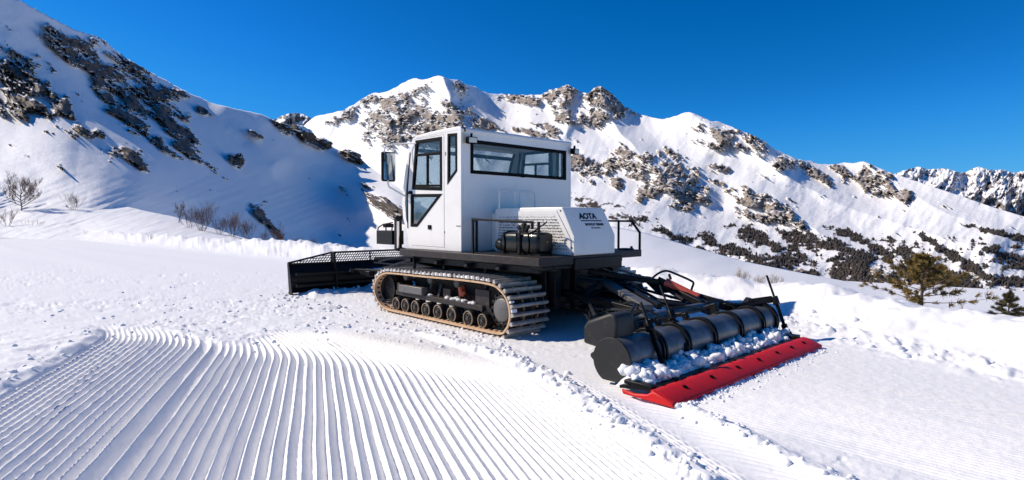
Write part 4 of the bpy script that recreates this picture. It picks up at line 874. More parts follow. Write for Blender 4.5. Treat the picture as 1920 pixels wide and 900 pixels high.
# hoops standing on the cover
for v, k in ((0.82, 0), (1.27, 1)):
    w = 0.36; mb = MB(); mb.tube(catmull([(-1.0, v, 1.83), (-1.0, v, 2.05), (-1.0, v + 0.015, 2.11), (-1.0, v + 0.06, 2.125), (-1.0, v + w - 0.06, 2.12), (-1.0, v + w - 0.015, 2.10), (-1.0, v + w, 2.05), (-1.0, v + w, 1.83)], 4), 0.015, 8); mb.build('handrail_hoop', M['white'], G)
# near railing, far railing
def rail(pts_list, name='railing', r=0.017):
    mb = MB()
    for a, b in pts_list: mb.beam(a, b, r * 2, r * 2)
    return mb.build(name, M['black'], G, bevel=0.006)
rail([((-0.90, 0.19, 1.13), (-0.90, 0.19, 1.675)), ((-0.917, 0.19, 1.66), (0.40, 0.19, 1.615)), ((0.385, 0.19, 1.615), (0.385, 0.19, 1.52)), ((-0.9, 0.19, 1.64), (-1.25, 0.55, 1.64)), ((-1.25, 0.55, 1.65), (-1.25, 0.55, 1.14)), ((0.30, 0.40, 1.62), (0.30, 0.40, 1.40))])
rail([((-0.30, 3.04, 1.12), (-0.30, 3.04, 1.645)), ((-0.62, 3.04, 1.63), (-0.02, 3.04, 1.625)), ((-0.025, 3.04, 1.63), (0.155, 3.04, 1.42)), ((0.15, 3.04, 1.435), (0.15, 3.04, 1.13)), ((-0.62, 3.04, 1.14), (-0.62, 3.04, 1.64))])
mb = MB(); mb.box(-0.1, 0.1, 2.75, 2.95, 1.137, 1.16); mb.box(-0.02, 0.02, 2.99, 3.03, 1.137, 1.19); mb.build('deck_fitting', M['black'], G, bevel=0.01)
# fuel tank strapped to the deck
ft = MB(); prof = []
for k in range(28):
    a = 2 * math.pi * k / 28; ca, sa = math.cos(a), math.sin(a)
    prof.append((abs(ca) ** 0.55 * math.copysign(0.165, ca), abs(sa) ** 0.55 * math.copysign(0.165, sa)))
rings = [(-0.60, 0.55), (-0.585, 0.75), (-0.54, 0.92), (-0.42, 0.985), (-0.2, 1.0), (0.05, 1.0), (0.20, 0.99), (0.235, 0.95), (0.25, 0.86)]
tv = 0.60; vs = [(u, tv + a * s, 1.31 + b * s) for u, s in rings for a, b in prof]; n = 28
ft.add(vs, [(i * n + k, i * n + (k + 1) % n, (i + 1) * n + (k + 1) % n, (i + 1) * n + k) for i in range(len(rings) - 1) for k in range(n)] + [tuple(range(n)), tuple((len(rings) - 1) * n + k for k in range(n))[::-1]])
tk = ft.build('fuel_tank', M['tank'], G, smooth=50)
for u in (-0.46, -0.19, 0.06):
    mb = MB(); mb.tube([(u + (0.02 * math.sin(k)), tv + a * 1.03, 1.31 + b * 1.03) for k, (a, b) in enumerate(prof)] + [(u, tv + prof[0][0] * 1.03, 1.31 + prof[0][1] * 1.03)], 0.010, 6); mb.build('strap', M['frame'], tk)
mb = MB(); mb.box(0.250, 0.258, tv - 0.13, tv + 0.13, 1.20, 1.44); mb.build('end_plate', M['tank'], tk, bevel=0.02)
mb = MB(); mb.lathe([(0, 0.262), (0.010, 0.262), (0.010, 0.25)], (0, tv + 0.02, 1.33), 'x', 10); mb.build('marker_lamp', M['redlamp'], tk)
mb = MB(); mb.lathe([(0.0, -0.80), (0.07, -0.80), (0.10, -0.76), (0.105, -0.62), (0.08, -0.56)], (0, tv + 0.02, 1.27), 'x', 18); mb.build('filter_housing', M['tank'], tk, smooth=40)
mb = MB(); mb.beam((-0.14, tv - 0.08, 1.46), (-0.13, tv - 0.06, 1.60), 0.07, 0.06, up=(0, 1, 0)); mb.beam((-0.10, tv - 0.08, 1.46), (-0.02, tv - 0.08, 1.57), 0.05, 0.05, up=(0, 1, 0)); mb.beam((-0.16, tv - 0.08, 1.46), (-0.24, tv - 0.08, 1.56), 0.05, 0.05, up=(0, 1, 0)); mb.box(-0.16, -0.09, tv - 0.19, tv - 0.165, 1.13, 1.47); mb.build('tank_clamp', M['black'], tk, bevel=0.015)
mb = MB(); mb.tube(catmull([(0.0, tv - 0.02, 1.47), (0.08, tv + 0.02, 1.53), (0.18, tv + 0.06, 1.60), (0.28, tv - 0.02, 1.62)], 5), 0.011, 6); mb.build('fuel_hose', M['hose'], tk)
mb = MB(); mb.box(-0.7, 0.25, tv - 0.12, tv + 0.12, 1.136, 1.165); mb.build('tank_cradle', M['black'], tk)

# ------------------------------------------------ front blade
BU = -6.45
bl = MB()
def blade_sec(z):  # curved mouldboard: u offset by height
    return 0.16 * ((z - 0.33) / 0.33) ** 2
zs = [0.02 + 0.65 * k / 8 for k in range(9)]
def wing(y0, y1, u0, u1):
    vs = []
    for y, uo in ((y0, u0), (y1, u1)):
        for z in zs: vs.append((BU + uo - blade_sec(z), y, z))
        for z in zs: vs.append((BU + uo - blade_sec(z) - 0.03, y, z))
    n = len(zs); fs = []
    for k in range(n - 1):
        fs += [(k, k + 1, 2 * n + k + 1, 2 * n + k), (n + k, 3 * n + k, 3 * n + k + 1, n + k + 1), (k, n + k, n + k + 1, k + 1), (2 * n + k, 2 * n + k + 1, 3 * n + k + 1, 3 * n + k)]
    fs += [(n - 1, 2 * n - 1, 4 * n - 1, 3 * n - 1), (0, 2 * n, 3 * n, n)]
    bl.add(vs, fs)
wing(-0.36, 0.62, -0.10, 0.0); wing(0.621, 2.609, 0.0, 0.0); wing(2.61, 3.59, 0.0, -0.10)
bd = bl.build('front_blade', M['black'], G, smooth=40)
mb = MB()
for y in (0.62, 2.61):
    mb.prism([(BU - 0.2, 0.01), (BU + 0.06, 0.02), (BU + 0.10, 0.35), (BU + 0.02, 0.70), (BU - 0.02, 0.90), (BU - 0.2, 0.90)], [], lambda a, b, s: (a, y + (-0.02, 0.02)[s], b))
for y in (-0.37, 3.57): mb.prism([(BU - 0.20, 0.0), (BU - 0.02, 0.0), (BU - 0.10, 0.36), (BU - 0.20, 0.69), (BU - 0.28, 0.69)], [], lambda a, b, s: (a, y + (0, 0.025)[s], b))
for z in (0.20, 0.45): mb.beam((BU + 0.03, -0.3, z), (BU + 0.06, 3.5, z), 0.05, 0.06)
mb.build('blade_rib', M['black'], bd, bevel=0.006)
mb = MB(); TOPF = lambda y: 0.665 + (min(max((y + 0.36) / 0.98, 0), 1) if y < 1.6 else min(max((3.59 - y) / 0.98, 0), 1)) * 0.225
mb.tube([(BU - 0.27, -0.36, 0.69), (BU - 0.17, 0.62, 0.895), (BU - 0.17, 2.61, 0.895), (BU - 0.27, 3.59, 0.69)], 0.022, 6); mb.tube([(BU - 0.25, -0.36, 0.665), (BU - 0.15, 0.62, 0.665), (BU - 0.15, 2.61, 0.665), (BU - 0.25, 3.59, 0.665)], 0.022, 6)
for y in (0.62, 2.61, 1.6): mb.tube([(BU - 0.16, y, 0.66), (BU - 0.17, y, 0.9)], 0.018, 6)
mb.build('screen_frame', M['black'], bd)
mb = MB(); y = -0.30                                        # expanded-metal screen: crossing bars
while y < 3.56:
    uo = -0.16 - 0.10 * (max(0, 0.62 - y) / 0.98 + max(0, y - 2.61) / 0.98)
    zt = TOPF(y); mb.beam((BU + uo, y, 0.665), (BU + uo, min(y + 0.30 * (zt - 0.665) / 0.225 * 0.55, 3.57), zt), 0.012, 0.016); y += 0.062
for zz in (0.72, 0.775, 0.83):
    fr_ = (zz - 0.665) / 0.225; y0 = -0.36 + fr_ * 0.98; mb.tube([(BU - 0.165 - 0.10 * (0.62 - y0) / 0.98, y0, zz), (BU - 0.165, 0.62, zz), (BU - 0.165, 2.61, zz), (BU - 0.165 - 0.1 * (0.62 - y0) / 0.98, 3.23 - y0, zz)], 0.009, 5)
mb.build('mesh_screen', M['black'], bd, smooth=0, kind='stuff')
mb = MB(); mb.tube([(BU + 0.10, 0.90, 0.46), (BU + 0.10, 2.02, 0.48)], 0.028, 10); mb.build('blade_cylinder', M['chrome'], bd)
mb = MB(); mb.beam((BU, 1.0, 0.45), (-3.3, 1.25, 0.55), 0.12, 0.14); mb.beam((BU, 2.2, 0.45), (-3.3, 1.95, 0.55), 0.12, 0.14); mb.beam((BU + 0.1, 1.6, 0.72), (-3.2, 1.6, 0.9), 0.09, 0.09); mb.box(-5.6, -5.4, 0.9, 2.3, 0.40, 0.52); mb.build('push_arm', M['black'], G, bevel=0.015)
mb = MB(); rnd = random.Random(12)
for k in range(9):
    a = (-3.3 + rnd.uniform(-.3, .2), 0.85 + rnd.uniform(0, 0.6), rnd.uniform(0.7, 0.95)); b = (-4.6 - rnd.uniform(0, .8), 0.9 + rnd.uniform(0, .6), rnd.uniform(.55, .8)); mb.tube(catmull([a, ((a[0] + b[0]) / 2, (a[1] + b[1]) / 2, max(a[2], b[2]) + rnd.uniform(-.1, .12)), b], 5), 0.016, 6)
mb.build('blade_hoses', M['hose'], G, kind='stuff')

# ------------------------------------------------ rear tiller
DU, DZ, DR = 2.45, 0.245, 0.215
mb = MB(); mb.lathe([(DR, -0.72), (DR, 2.62)], (DU, 0, DZ), 'y', 44); drum = mb.build('tiller_drum', M['drum'], G, smooth=40)
def endplate(v, t):
    pts = []
    for k in range(48):
        a = 2 * math.pi * k / 48 + math.pi / 2
        r = 0.232
        x, z = r * math.cos(a), r * math.sin(a)
        if z < -0.205: z = -0.205
        pts.append((DU + x, DZ + z))
    # lug on the front edge, notch at the foot
    out = []
    for p in pts:
        out.append(p)
    out = [(a - (0.035 if abs(b - DZ - 0.01) < 0.035 and a < DU else 0), b) for a, b in out]
    m_ = MB(); m_.prism(out, [], lambda a, b, s: (a, v + (0, t)[s], b)); return m_.build('end_plate', M['plate'], drum, bevel=0.004)
endplate(-0.75, 0.028); endplate(2.622, 0.028)
for v in (-0.15, 0.33, 0.92, 1.58, 2.20, 2.60):              # paired hoops clasping the drum
    for dv in (0.0, 0.052):
        a0, a1 = math.radians(135), math.radians(-62); w = 0.024; vs = []; n = 22
        for k in range(n + 1):
            a = a0 + (a1 - a0) * k / n; lean = 0.10 * max(0, (math.radians(60) - a)) * 0.25
            for r, y in ((DR + 0.002, 0), (DR + 0.002, w), (DR + 0.032, w), (DR + 0.032, 0)):
                vs.append((DU + r * math.cos(a), v + dv + y - lean, DZ + r * math.sin(a)))
        fs = [(k * 4 + j, k * 4 + (j + 1) % 4, k * 4 + 4 + (j + 1) % 4, k * 4 + 4 + j) for k in range(n) for j in range(4)] + [(0, 1, 2, 3), tuple(n * 4 + j for j in (3, 2, 1, 0))]
        m_ = MB(); m_.add(vs, fs); m_.build('drum_hoop', M['black'], drum, bevel=0.003, smooth=40)
for a, b in zip((-0.66, -0.06, 0.42, 1.01, 1.67, 2.29), (-0.17, 0.31, 0.90, 1.56, 2.18, 2.58)):   # pipe along the crown of the drum
    m_ = MB(); m_.tube([(2.335, a, 0.405), (2.335, b, 0.405)], 0.040, 12); m_.build('crown_pipe', M['grey'], drum)
m_ = MB()
for v, s in ((0.33, 0.8), (0.92, 0.9), (1.62, 1.25), (2.20, 0.8), (-0.15, 1.1)):
    m_ = MB(); m_.beam((2.30, v + 0.03, 0.40), (2.25, v + 0.03, 0.40 + 0.13 * s), 0.085 * s, 0.06, up=(0, 1, 0)); m_.beam((2.25, v + 0.03, 0.40 + 0.11 * s), (2.10, v + 0.03, 0.47), 0.055, 0.05, up=(0, 1, 0)); m_.beam((2.30, v - 0.01, 0.44), (2.36, v - 0.02, 0.37), 0.05, 0.11, up=(0, 1, 0)); m_.build('hoop_bracket', M['black'], drum, bevel=0.012)
# frame carrying the drum
m_ = MB(); m_.tube([(2.05, 0.36, 0.485), (2.05, 2.10, 0.485)], 0.060, 16); fr = m_.build('tiller_frame', M['drum'], G)
def beams(name, L, mat='black', bevel=0.01, parent=None):
    m2 = MB()
    for a, b, w, h in L: m2.beam(a, b, w, h)
    return m2.build(name, M[mat], parent if parent is not None else fr, bevel=bevel)
beams('lift_arm', [((0.10, 1.95, 0.72), (1.95, 0.62, 0.58), 0.15, 0.07)], 'grey'); beams('lift_arm', [((0.10, 2.25, 0.70), (2.0, 0.80, 0.58), 0.07, 0.07)])
beams('lift_arm', [((0.05, 1.15, 0.55), (2.0, 0.75, 0.47), 0.10, 0.10)]); beams('lift_arm', [((0.05, 2.05, 0.45), (2.0, 1.85, 0.45), 0.10, 0.10)])
beams('top_link', [((0.2, 1.60, 0.85), (1.3, 2.05, 0.72), 0.08, 0.08), ((1.25, 2.0, 0.70), (2.05, 1.75, 0.52), 0.09, 0.10)])
beams('gusset', [((0.6, 1.60, 0.70), (0.6, 2.0, 0.69), 0.5, 0.012), ((1.02, 2.12, 0.75), (1.4, 1.92, 0.60), 0.32, 0.02)])
beams('side_link', [((1.2, 2.30, 0.58), (2.05, 2.32, 0.49), 0.05, 0.07), ((2.0, 1.6, 0.46), (2.05, 2.35, 0.47), 0.08, 0.08), ((1.5, 2.35, 0.58), (2.2, 2.30, 0.47), 0.04, 0.05)])
beams('drum_mount', [((2.05, -0.25, 0.44), (2.25, -0.22, 0.46), 0.10, 0.10), ((2.05, -0.4, 0.44), (2.05, 0.40, 0.46), 0.09, 0.10), ((2.05, 0.75, 0.46), (2.27, 0.75, 0.40), 0.10, 0.08), ((2.05, 1.75, 0.46), (2.27, 1.75, 0.40), 0.10, 0.08), ((2.05, 2.1, 0.46), (2.27, 2.45, 0.40), 0.09, 0.08)])
beams('hitch_post', [((0.13, 0.92, 0.35), (0.13, 0.92, 1.0), 0.13, 0.13), ((0.20, 1.28, 0.30), (0.20, 1.28, 0.95), 0.10, 0.12), ((0.13, 2.30, 0.35), (0.13, 2.30, 1.0), 0.13, 0.13), ((0.12, 0.85, 0.45), (0.12, 2.4, 0.45), 0.10, 0.12)], parent=G)
m_ = MB(); m_.lathe([(0, -0.10), (0.075, -0.10), (0.085, -0.07), (0.085, 0.12), (0.06, 0.15), (0, 0.15)], (2.03, -0.12, 0.50), 'y', 16); m_.lathe([(0, 0.0), (0.05, 0.0), (0.05, 0.2), (0, 0.2)], (2.12, 0.12, 0.44), 'y', 14); m_.build('hydraulic_motor', M['black'], fr, smooth=40)
m_ = MB(); m_.prism([(2.02, 0.34), (2.44, 0.30), (2.455, 0.60), (2.42, 0.685), (2.34, 0.70), (2.06, 0.585), (2.02, 0.53)], [], lambda a, b, s: (a, (-0.66, -0.36)[s], b)); m_.build('gearbox_cover', M['plate'], fr, bevel=0.03, seg=3)
# red ram with its rod
def cyl(name, a, b, r, mat, parent, n=16):
    m2 = MB(); m2.tube([a, b], r, n); return m2.build(name, M[mat], parent)
ram = cyl('hydraulic_cylinder', (1.43, 1.86, 0.755), (1.86, 1.95, 0.575), 0.055, 'cyl', G, 20)
A, B = Vector((1.43, 1.86, 0.755)), Vector((1.86, 1.95, 0.575)); dd = (B - A).normalized()
cyl('end_cap', A - dd * 0.012, A + dd * 0.02, 0.060, 'cyl', ram, 20); cyl('end_cap', B - dd * 0.03, B + dd * 0.012, 0.063, 'cyl', ram, 20); cyl('piston_rod', B, (2.12, 1.96, 0.475), 0.024, 'hose', ram, 10); cyl('pivot', A - dd * 0.13, A, 0.03, 'black', ram, 10)
m_ = MB(); m_.beam((1.38, 2.0, 0.86), (1.43, 1.97, 0.79), 0.035, 0.03); m_.build('valve', M['bumper'], ram, bevel=0.008)
HOSES = [
 ([(0.2, 1.31, 0.79), (0.35, 1.55, 0.74), (0.5, 1.83, 0.72), (0.7, 2.04, 0.75), (0.9, 2.23, 0.75), (1.2, 2.05, 0.70), (1.5, 1.83, 0.64), (1.8, 1.7, 0.56)], 0.026),
 ([(0.2, 1.33, 0.73), (0.4, 1.56, 0.69), (0.6, 1.94, 0.69), (0.8, 2.35, 0.72), (1.1, 2.3, 0.7)], 0.016),
 ([(0.9, 2.31, 0.75), (1.0, 2.33, 0.83), (1.1, 2.39, 0.865), (1.3, 2.39, 0.815), (1.5, 2.40, 0.745), (1.56, 2.37, 0.71), (1.60, 2.25, 0.62), (1.75, 2.1, 0.55)], 0.017),
 ([(0.30, 1.79, 0.98), (0.30, 1.77, 0.84), (0.35, 1.72, 0.70)], 0.018), ([(0.30, 1.86, 0.98), (0.32, 1.83, 0.84), (0.36, 1.77, 0.69)], 0.018),
 ([(0.15, 1.34, 0.63), (0.3, 1.30, 0.63), (0.6, 1.05, 0.59), (1.0, 0.66, 0.53), (1.6, 0.05, 0.49)], 0.026), ([(0.15, 1.37, 0.36), (0.4, 1.19, 0.34), (1.2, 0.4, 0.38), (1.9, -0.3, 0.42)], 0.018),
 ([(0.15, 1.35, 0.57), (0.35, 1.29, 0.57), (0.5, 1.46, 0.68), (0.9, 1.7, 0.66)], 0.016), ([(0.15, 1.36, 0.49), (0.3, 1.39, 0.48), (0.7, 1.24, 0.50), (0.9, 0.99, 0.45), (1.6, 0.4, 0.45)], 0.014),
 ([(0.15, 1.36, 0.39), (0.3, 1.37, 0.39), (0.6, 1.1, 0.39), (1.4, 0.2, 0.44)], 0.014), ([(0.4, 1.29, 0.55), (0.5, 1.35, 0.62), (0.5, 1.5, 0.68)], 0.02), ([(0.5, 1.6, 0.61), (0.7, 1.52, 0.60), (0.9, 1.44, 0.59), (1.4, 1.4, 0.5)], 0.014),
 ([(0.9, 0.86, 0.43), (1.2, 0.77, 0.46), (1.5, 0.72, 0.50), (1.9, 0.48, 0.58)], 0.018), ([(1.0, 1.07, 0.44), (1.3, 0.9, 0.51), (1.6, 0.74, 0.60), (1.9, 0.5, 0.62)], 0.016),
 ([(0.5, 2.32, 0.60), (1.1, 1.85, 0.57), (1.6, 1.48, 0.54), (1.9, 1.6, 0.51)], 0.022), ([(0.3, 2.33, 0.65), (0.8, 2.33, 0.54), (1.7, 1.9, 0.52)], 0.022), ([(0.2, 2.1, 0.55), (1.0, 2.0, 0.45), (1.9, 1.3, 0.47)], 0.018),
 ([(2.05, 0.9, 0.54), (2.15, 1.1, 0.56), (2.2, 1.4, 0.52), (2.25, 1.55, 0.45)], 0.016), ([(2.1, 0.1, 0.55), (2.15, 0.3, 0.60), (2.2, 0.55, 0.50), (2.2, 0.8, 0.47)], 0.015), ([(2.08, 1.75, 0.53), (2.15, 1.95, 0.56), (2.25, 2.2, 0.50), (2.28, 2.45, 0.47)], 0.018),
 ([(1.9, 0.45, 0.60), (2.0, 0.30, 0.66), (2.1, 0.05, 0.58), (2.12, -0.05, 0.50)], 0.018), ([(1.7, -0.05, 0.47), (1.95, -0.25, 0.55), (2.1, -0.28, 0.52)], 0.022)]
for pts, r in HOSES:
    m_ = MB(); m_.tube(catmull(pts, 6), r, 7); m_.build('hydraulic_hose', M['hose'], fr)
m_ = MB(); m_.beam((0.25, 1.95, 0.92), (0.8, 2.4, 0.72), 0.02, 0.03); m_.beam((0.35, 1.75, 0.90), (0.6, 2.1, 0.75), 0.02, 0.02); m_.build('brace', M['grey'], fr)
# posts that set the finisher: two at the near end, one tall one at the far end
def post(base, top, clampat, foot, r=0.016):
    m2 = MB(); m2.tube([base, top], r, 8); o = m2.build('adjuster_post', M['black'], G)
    b, t = Vector(base), Vector(top); c = b.lerp(t, clampat)
    m3 = MB(); m3.beam(c - (t - b).normalized() * 0.05, c + (t - b).normalized() * 0.07, 0.07, 0.075); m3.build('clamp', M['black'], o, bevel=0.012)
    m3 = MB(); m3.beam(b, b.lerp(t, foot), 0.075, 0.05, up=(0, 1, 0)); m3.beam(b + Vector((0.03, 0, -0.03)), b + Vector((-0.05, 0, 0.06)), 0.11, 0.05, up=(0, 1, 0)); m3.build('foot', M['black'], o, bevel=0.012)
    m3 = MB(); m3.tube([b.lerp(t, foot), b.lerp(t, clampat - 0.02)], r * 1.5, 8); m3.build('spring', M['frame'], o)
    return o
post((2.84, -0.36, 0.09), (2.38, -0.15, 0.76), 0.66, 0.22); post((2.66, 0.28, 0.22), (2.19, 0.51, 0.88), 0.52, 0.1, 0.012); p3 = post((2.77, 2.72, 0.10), (2.47, 2.75, 0.87), 0.55, 0.16)
m_ = MB(); m_.beam((2.36, 2.50, 0.505), (2.56, 2.74, 0.545), 0.03, 0.10); m_.beam((2.30, 2.40, 0.42), (2.36, 2.50, 0.55), 0.12, 0.09); m_.beam((2.26, 2.33, 0.46), (2.40, 2.50, 0.50), 0.09, 0.07); m_.build('arm_plate', M['black'], p3, bevel=0.02)
# finisher flap: black carrier strip and red plate with moulded edge
m_ = MB(); sec = [(2.66, 0.050), (2.66, 0.080), (2.80, 0.105), (3.02, 0.108), (3.03, 0.092), (2.80, 0.070)]
m_.prism(sec, [], lambda a, b, s: (a, (-0.90, 2.56)[s], b)); car = m_.build('flap_carrier', M['black'], G, bevel=0.006)
m_ = MB(); m_.box(2.70, 3.01, -0.885, -0.80, 0.10, 0.138); m_.build('carrier_end', M['black'], car, bevel=0.008)
m_ = MB(); m_.box(2.86, 3.01, 2.40, 2.55, 0.109, 0.14); m_.build('carrier_end', M['black'], car, bevel=0.008)
m_ = MB(); sec = [(3.022, 0.111), (3.05, 0.119), (3.10, 0.112), (3.265, 0.052), (3.278, 0.038), (3.27, 0.012), (3.25, 0.020), (3.04, 0.078), (3.02, 0.090)]
nV = 40; vs = []; rnd = random.Random(2)
for i in range(nV + 1):
    v = -0.92 + 3.47 * i / nV; wv = 0.0015 * math.sin(v * 5.1) + 0.001 * math.sin(v * 11.7)
    for a, b in sec: vs.append((a + wv * 0.5, v, max(b + wv * (a - 2.9) * 4, 0.008)))
k = len(sec); m_.add(vs, [(i * k + j, i * k + (j + 1) % k, (i + 1) * k + (j + 1) % k, (i + 1) * k + j) for i in range(nV) for j in range(k)] + [tuple(range(k)), tuple(nV * k + j for j in range(k))[::-1]])
flap = m_.build('finisher_flap', M['red'], G, smooth=30)
m_ = MB(); m_.prism([(2.74, 0.02), (2.72, 0.065), (2.78, 0.060), (2.86, 0.050), (3.0, 0.072), (3.06, 0.113), (3.16, 0.088), (3.275, 0.042), (3.27, 0.012)], [], lambda a, b, s: (a, (-0.955, -0.92)[s], b)); m_.build('flap_end', M['red'], flap, bevel=0.012)
m_ = MB(); m_.beam((3.05, -0.93, 0.112), (3.268, -0.93, 0.045), 0.05, 0.022); m_.build('edge_bead', M['red'], flap, bevel=0.01)
bp = None
for v in (-0.55, -0.05, 0.50, 1.00, 1.48, 1.90, 2.28):
    if bp is None:
        m_ = MB(); m_.lathe([(0.0, 0.014), (0.012, 0.014), (0.013, 0.008), (0.026, 0.006), (0.027, 0.0)], (0, 0, 0), 'z', 12); bp = m_.build('bolt', M['frame'], flap); o = bp
    else: o = bp.copy(); C.objects.link(o)
    o.location = (3.150, v, 0.0955); o.rotation_euler = (0, math.radians(21), 0)
m_ = MB(); rnd = random.Random(8)
for k in range(9): v = rnd.uniform(-0.8, 2.4); m_.box(3.02, 3.04, v, v + rnd.uniform(0.03, 0.07), 0.116, 0.124)
m_.build('edge_clip', M['frame'], flap, kind='stuff')

# ---------------------------------------------------------------- loose snow
def ico(sub):
    bm = bmesh.new(); bmesh.ops.create_icosphere(bm, subdivisions=sub, radius=1.0)
    V = np.array([v.co[:] for v in bm.verts]); bm.verts.index_update(); F = np.array([[v.index for v in f.verts] for f in bm.faces]); bm.free(); return V, F
def lumps(name, pos, size, seed, sub=1, flat=0.7, rough=0.28, mat=None, **props):
    """many irregular lumps as one mass"""
    rs = np.random.RandomState(seed); V, F = ico(sub); n = len(pos); m = len(V)
    th = rs.uniform(0, 6.283, n); sc = rs.uniform(0.75, 1.3, (n, 3)); sc[:, 2] *= flat
    A = np.zeros((n, m, 3)); ph = rs.uniform(0, 90, (n, 1))
    nz = fbm(V[None, :, 0] * 1.6 + ph, V[None, :, 1] * 1.6 + V[None, :, 2] * 2.1 + ph * 1.7, 3, 601)
    R = (1 + rough * 2 * nz)[..., None] * V[None] * sc[:, None, :] * size[:, None, None]
    c, s = np.cos(th)[:, None], np.sin(th)[:, None]
    A[..., 0] = R[..., 0] * c - R[..., 1] * s; A[..., 1] = R[..., 0] * s + R[..., 1] * c; A[..., 2] = R[..., 2]
    A += pos[:, None, :]
    FF = (F[None] + (np.arange(n) * m)[:, None, None]).reshape(-1, 3)
    me = raw_mesh(name, A.reshape(-1, 3), FF); me.polygons.foreach_set('use_smooth', np.ones(len(FF), dtype=bool))
    return link(name, me, mat or M['clod'], None, **props)
rs = np.random.RandomState(77); pts = []; szs = []
def scatter(n, fx, smin, smax, sink=0.25):
    x, y = fx(n); s = smin + (smax - smin) * rs.power(0.45, len(x)) ; s = smin + (smax - smin) * rs.uniform(0, 1, len(x)) ** 2.6
    z = ground_z(x, y) + s * (0.55 - sink); pts.append(np.stack([x, y, z], -1)); szs.append(s)
def w2x(w, y): return w - 0.343 * (y - 3.65)
def f1(n): y = rs.uniform(3.2, 8.8, n); return w2x(1.18 + rs.normal(0, 0.10, n), y), y                    # strip beside the pass
def f2(n): y = rs.uniform(3.2, 5.1, n); return w2x(2.0 + rs.normal(0, 0.09, n), y), y                      # spill ridge
def f3(n): x = rs.uniform(-6, 0.5, n); return x, 8.6 + rs.normal(0, 0.35, n) - 0.6 * np.exp(-((x + 4) / 0.7) ** 2)   # head of the pass
def f4(n): u = rs.uniform(-7, -0.2, n); v = -0.25 - np.abs(rs.normal(0, 0.45, n)); return uv_world(u, v)   # along the track
def f5(n): u = 3.3 + np.abs(rs.normal(0, 0.09, n)); v = rs.uniform(-0.9, 2.5, n); return uv_world(u, v)   # crumbs at the flap
def f6(n):                                                                                             # foot of the bank
    a = rs.uniform(0, 1, n); P = np.array(BERM[3:11]); k = (a * (len(P) - 1)).astype(int); t = a * (len(P) - 1) - k; q = P[k] * (1 - t)[:, None] + P[k + 1] * t[:, None]
    return q[:, 0] + rs.normal(-0.05, 0.32, n), q[:, 1] + rs.normal(-0.1, 0.3, n)
def f7(n): return rs.uniform(-9, -3, n), rs.uniform(6, 15, n)                                          # trodden snow on the left
def f8(n): y = rs.uniform(3.4, 9, n); return w2x(-4.4 + rs.normal(0, 0.14, n), y), y
def f9(n): u = rs.uniform(-6.9, -5.9, n); v = rs.uniform(-0.5, 3.6, n); return uv_world(u, v)
scatter(260, f1, 0.006, 0.040, 0.4); scatter(70, f2, 0.006, 0.035, 0.4); scatter(150, f3, 0.006, 0.04, 0.4); scatter(200, f4, 0.006, 0.045, 0.4); scatter(200, f5, 0.004, 0.020); scatter(110, f6, 0.02, 0.085, 0.6); scatter(150, f7, 0.006, 0.04, 0.4); scatter(90, f8, 0.006, 0.04, 0.4); scatter(50, f9, 0.02, 0.07, 0.4)
lumps('snow_clods', np.concatenate(pts), np.concatenate(szs), 3, 1, 0.75, 0.3, kind='stuff', label='loose clods of snow scattered over the piste')
# the heap riding behind the drum
n = 520; hv = rs.uniform(-0.80, 2.52, n); hu = rs.uniform(2.60, 2.93, n); hz = np.where(hu < 2.78, 0.16, 0.14) + rs.uniform(-0.05, 0.045, n) + 0.04 * pn(hv * 2.2, hv * 0, 611)
hs_ = 0.012 + 0.044 * rs.uniform(0, 1, n) ** 1.7; hx, hy = uv_world(hu, hv - 0.0)
k = (hv < -0.45); hs_ = np.where(k, hs_ * 1.25, hs_); hz = np.where(k, hz + 0.02, hz)
heap = lumps('snow_heap', np.stack([hx, hy, hz], -1), hs_, 9, 2, 0.85, 0.34, kind='stuff', label='row of loose snow lumps riding between the tiller drum and the red flap')

uu, vv_ = np.meshgrid(np.linspace(2.58, 2.955, 46), np.linspace(-0.87, 2.545, 330))
tu = (uu - 2.58) / 0.375; body = np.sin(np.pi * np.clip(tu, 0, 1)) ** 0.6 * sstep(-0.87, -0.78, vv_) * sstep(2.545, 2.45, vv_)
hh = 0.05 + body * (0.10 + 0.045 * fbm(vv_ * 2.0, uu * 3, 2, 621) + 0.075 * np.abs(fbm(vv_ * 6.5, uu * 7, 3, 623)) + 0.05 * np.abs(fbm(vv_ * 17, uu * 17, 3, 627, 0.6)))
hx, hy = uv_world(uu, vv_)
bed = grid_mesh('heap_bed', np.stack([hx, hy, hh], -1)); bm = bmesh.new(); bm.from_mesh(heap.data); bm.from_mesh(bed); bm.to_mesh(heap.data); bm.free()

# ---------------------------------------------------------------- plants
def grow(rnd, base, d, L, r, depth, out, spread=0.55, kids=(3, 5), up=0.12, seg=3):
    p = Vector(base); d = Vector(d).normalized(); P = [p.copy()]
    for k in range(seg):
        d = (d + Vector((rnd.uniform(-1, 1), rnd.uniform(-1, 1), rnd.uniform(-0.6, 1))) * 0.16 + Vector((0, 0, up * 0.4))).normalized(); p = p + d * (L / seg); P.append(p.copy())
    R = [r * (1 - 0.62 * k / seg) for k in range(seg + 1)]
    out.append((P, R, depth))
    if depth > 0:
        for k in range(rnd.randint(*kids)):
            t = rnd.uniform(0.3, 1.0); i = min(int(t * seg), seg - 1); q = P[i].lerp(P[i + 1], t * seg - i)
            ax = Vector((rnd.uniform(-1, 1), rnd.uniform(-1, 1), rnd.uniform(-0.1, 0.7))).normalized(); nd = (d * (1 - spread) + ax * spread + Vector((0, 0, up))).normalized()
            grow(rnd, q, nd, L * rnd.uniform(0.45, 0.75), r * 0.6, depth - 1, out, spread, kids, up, seg)
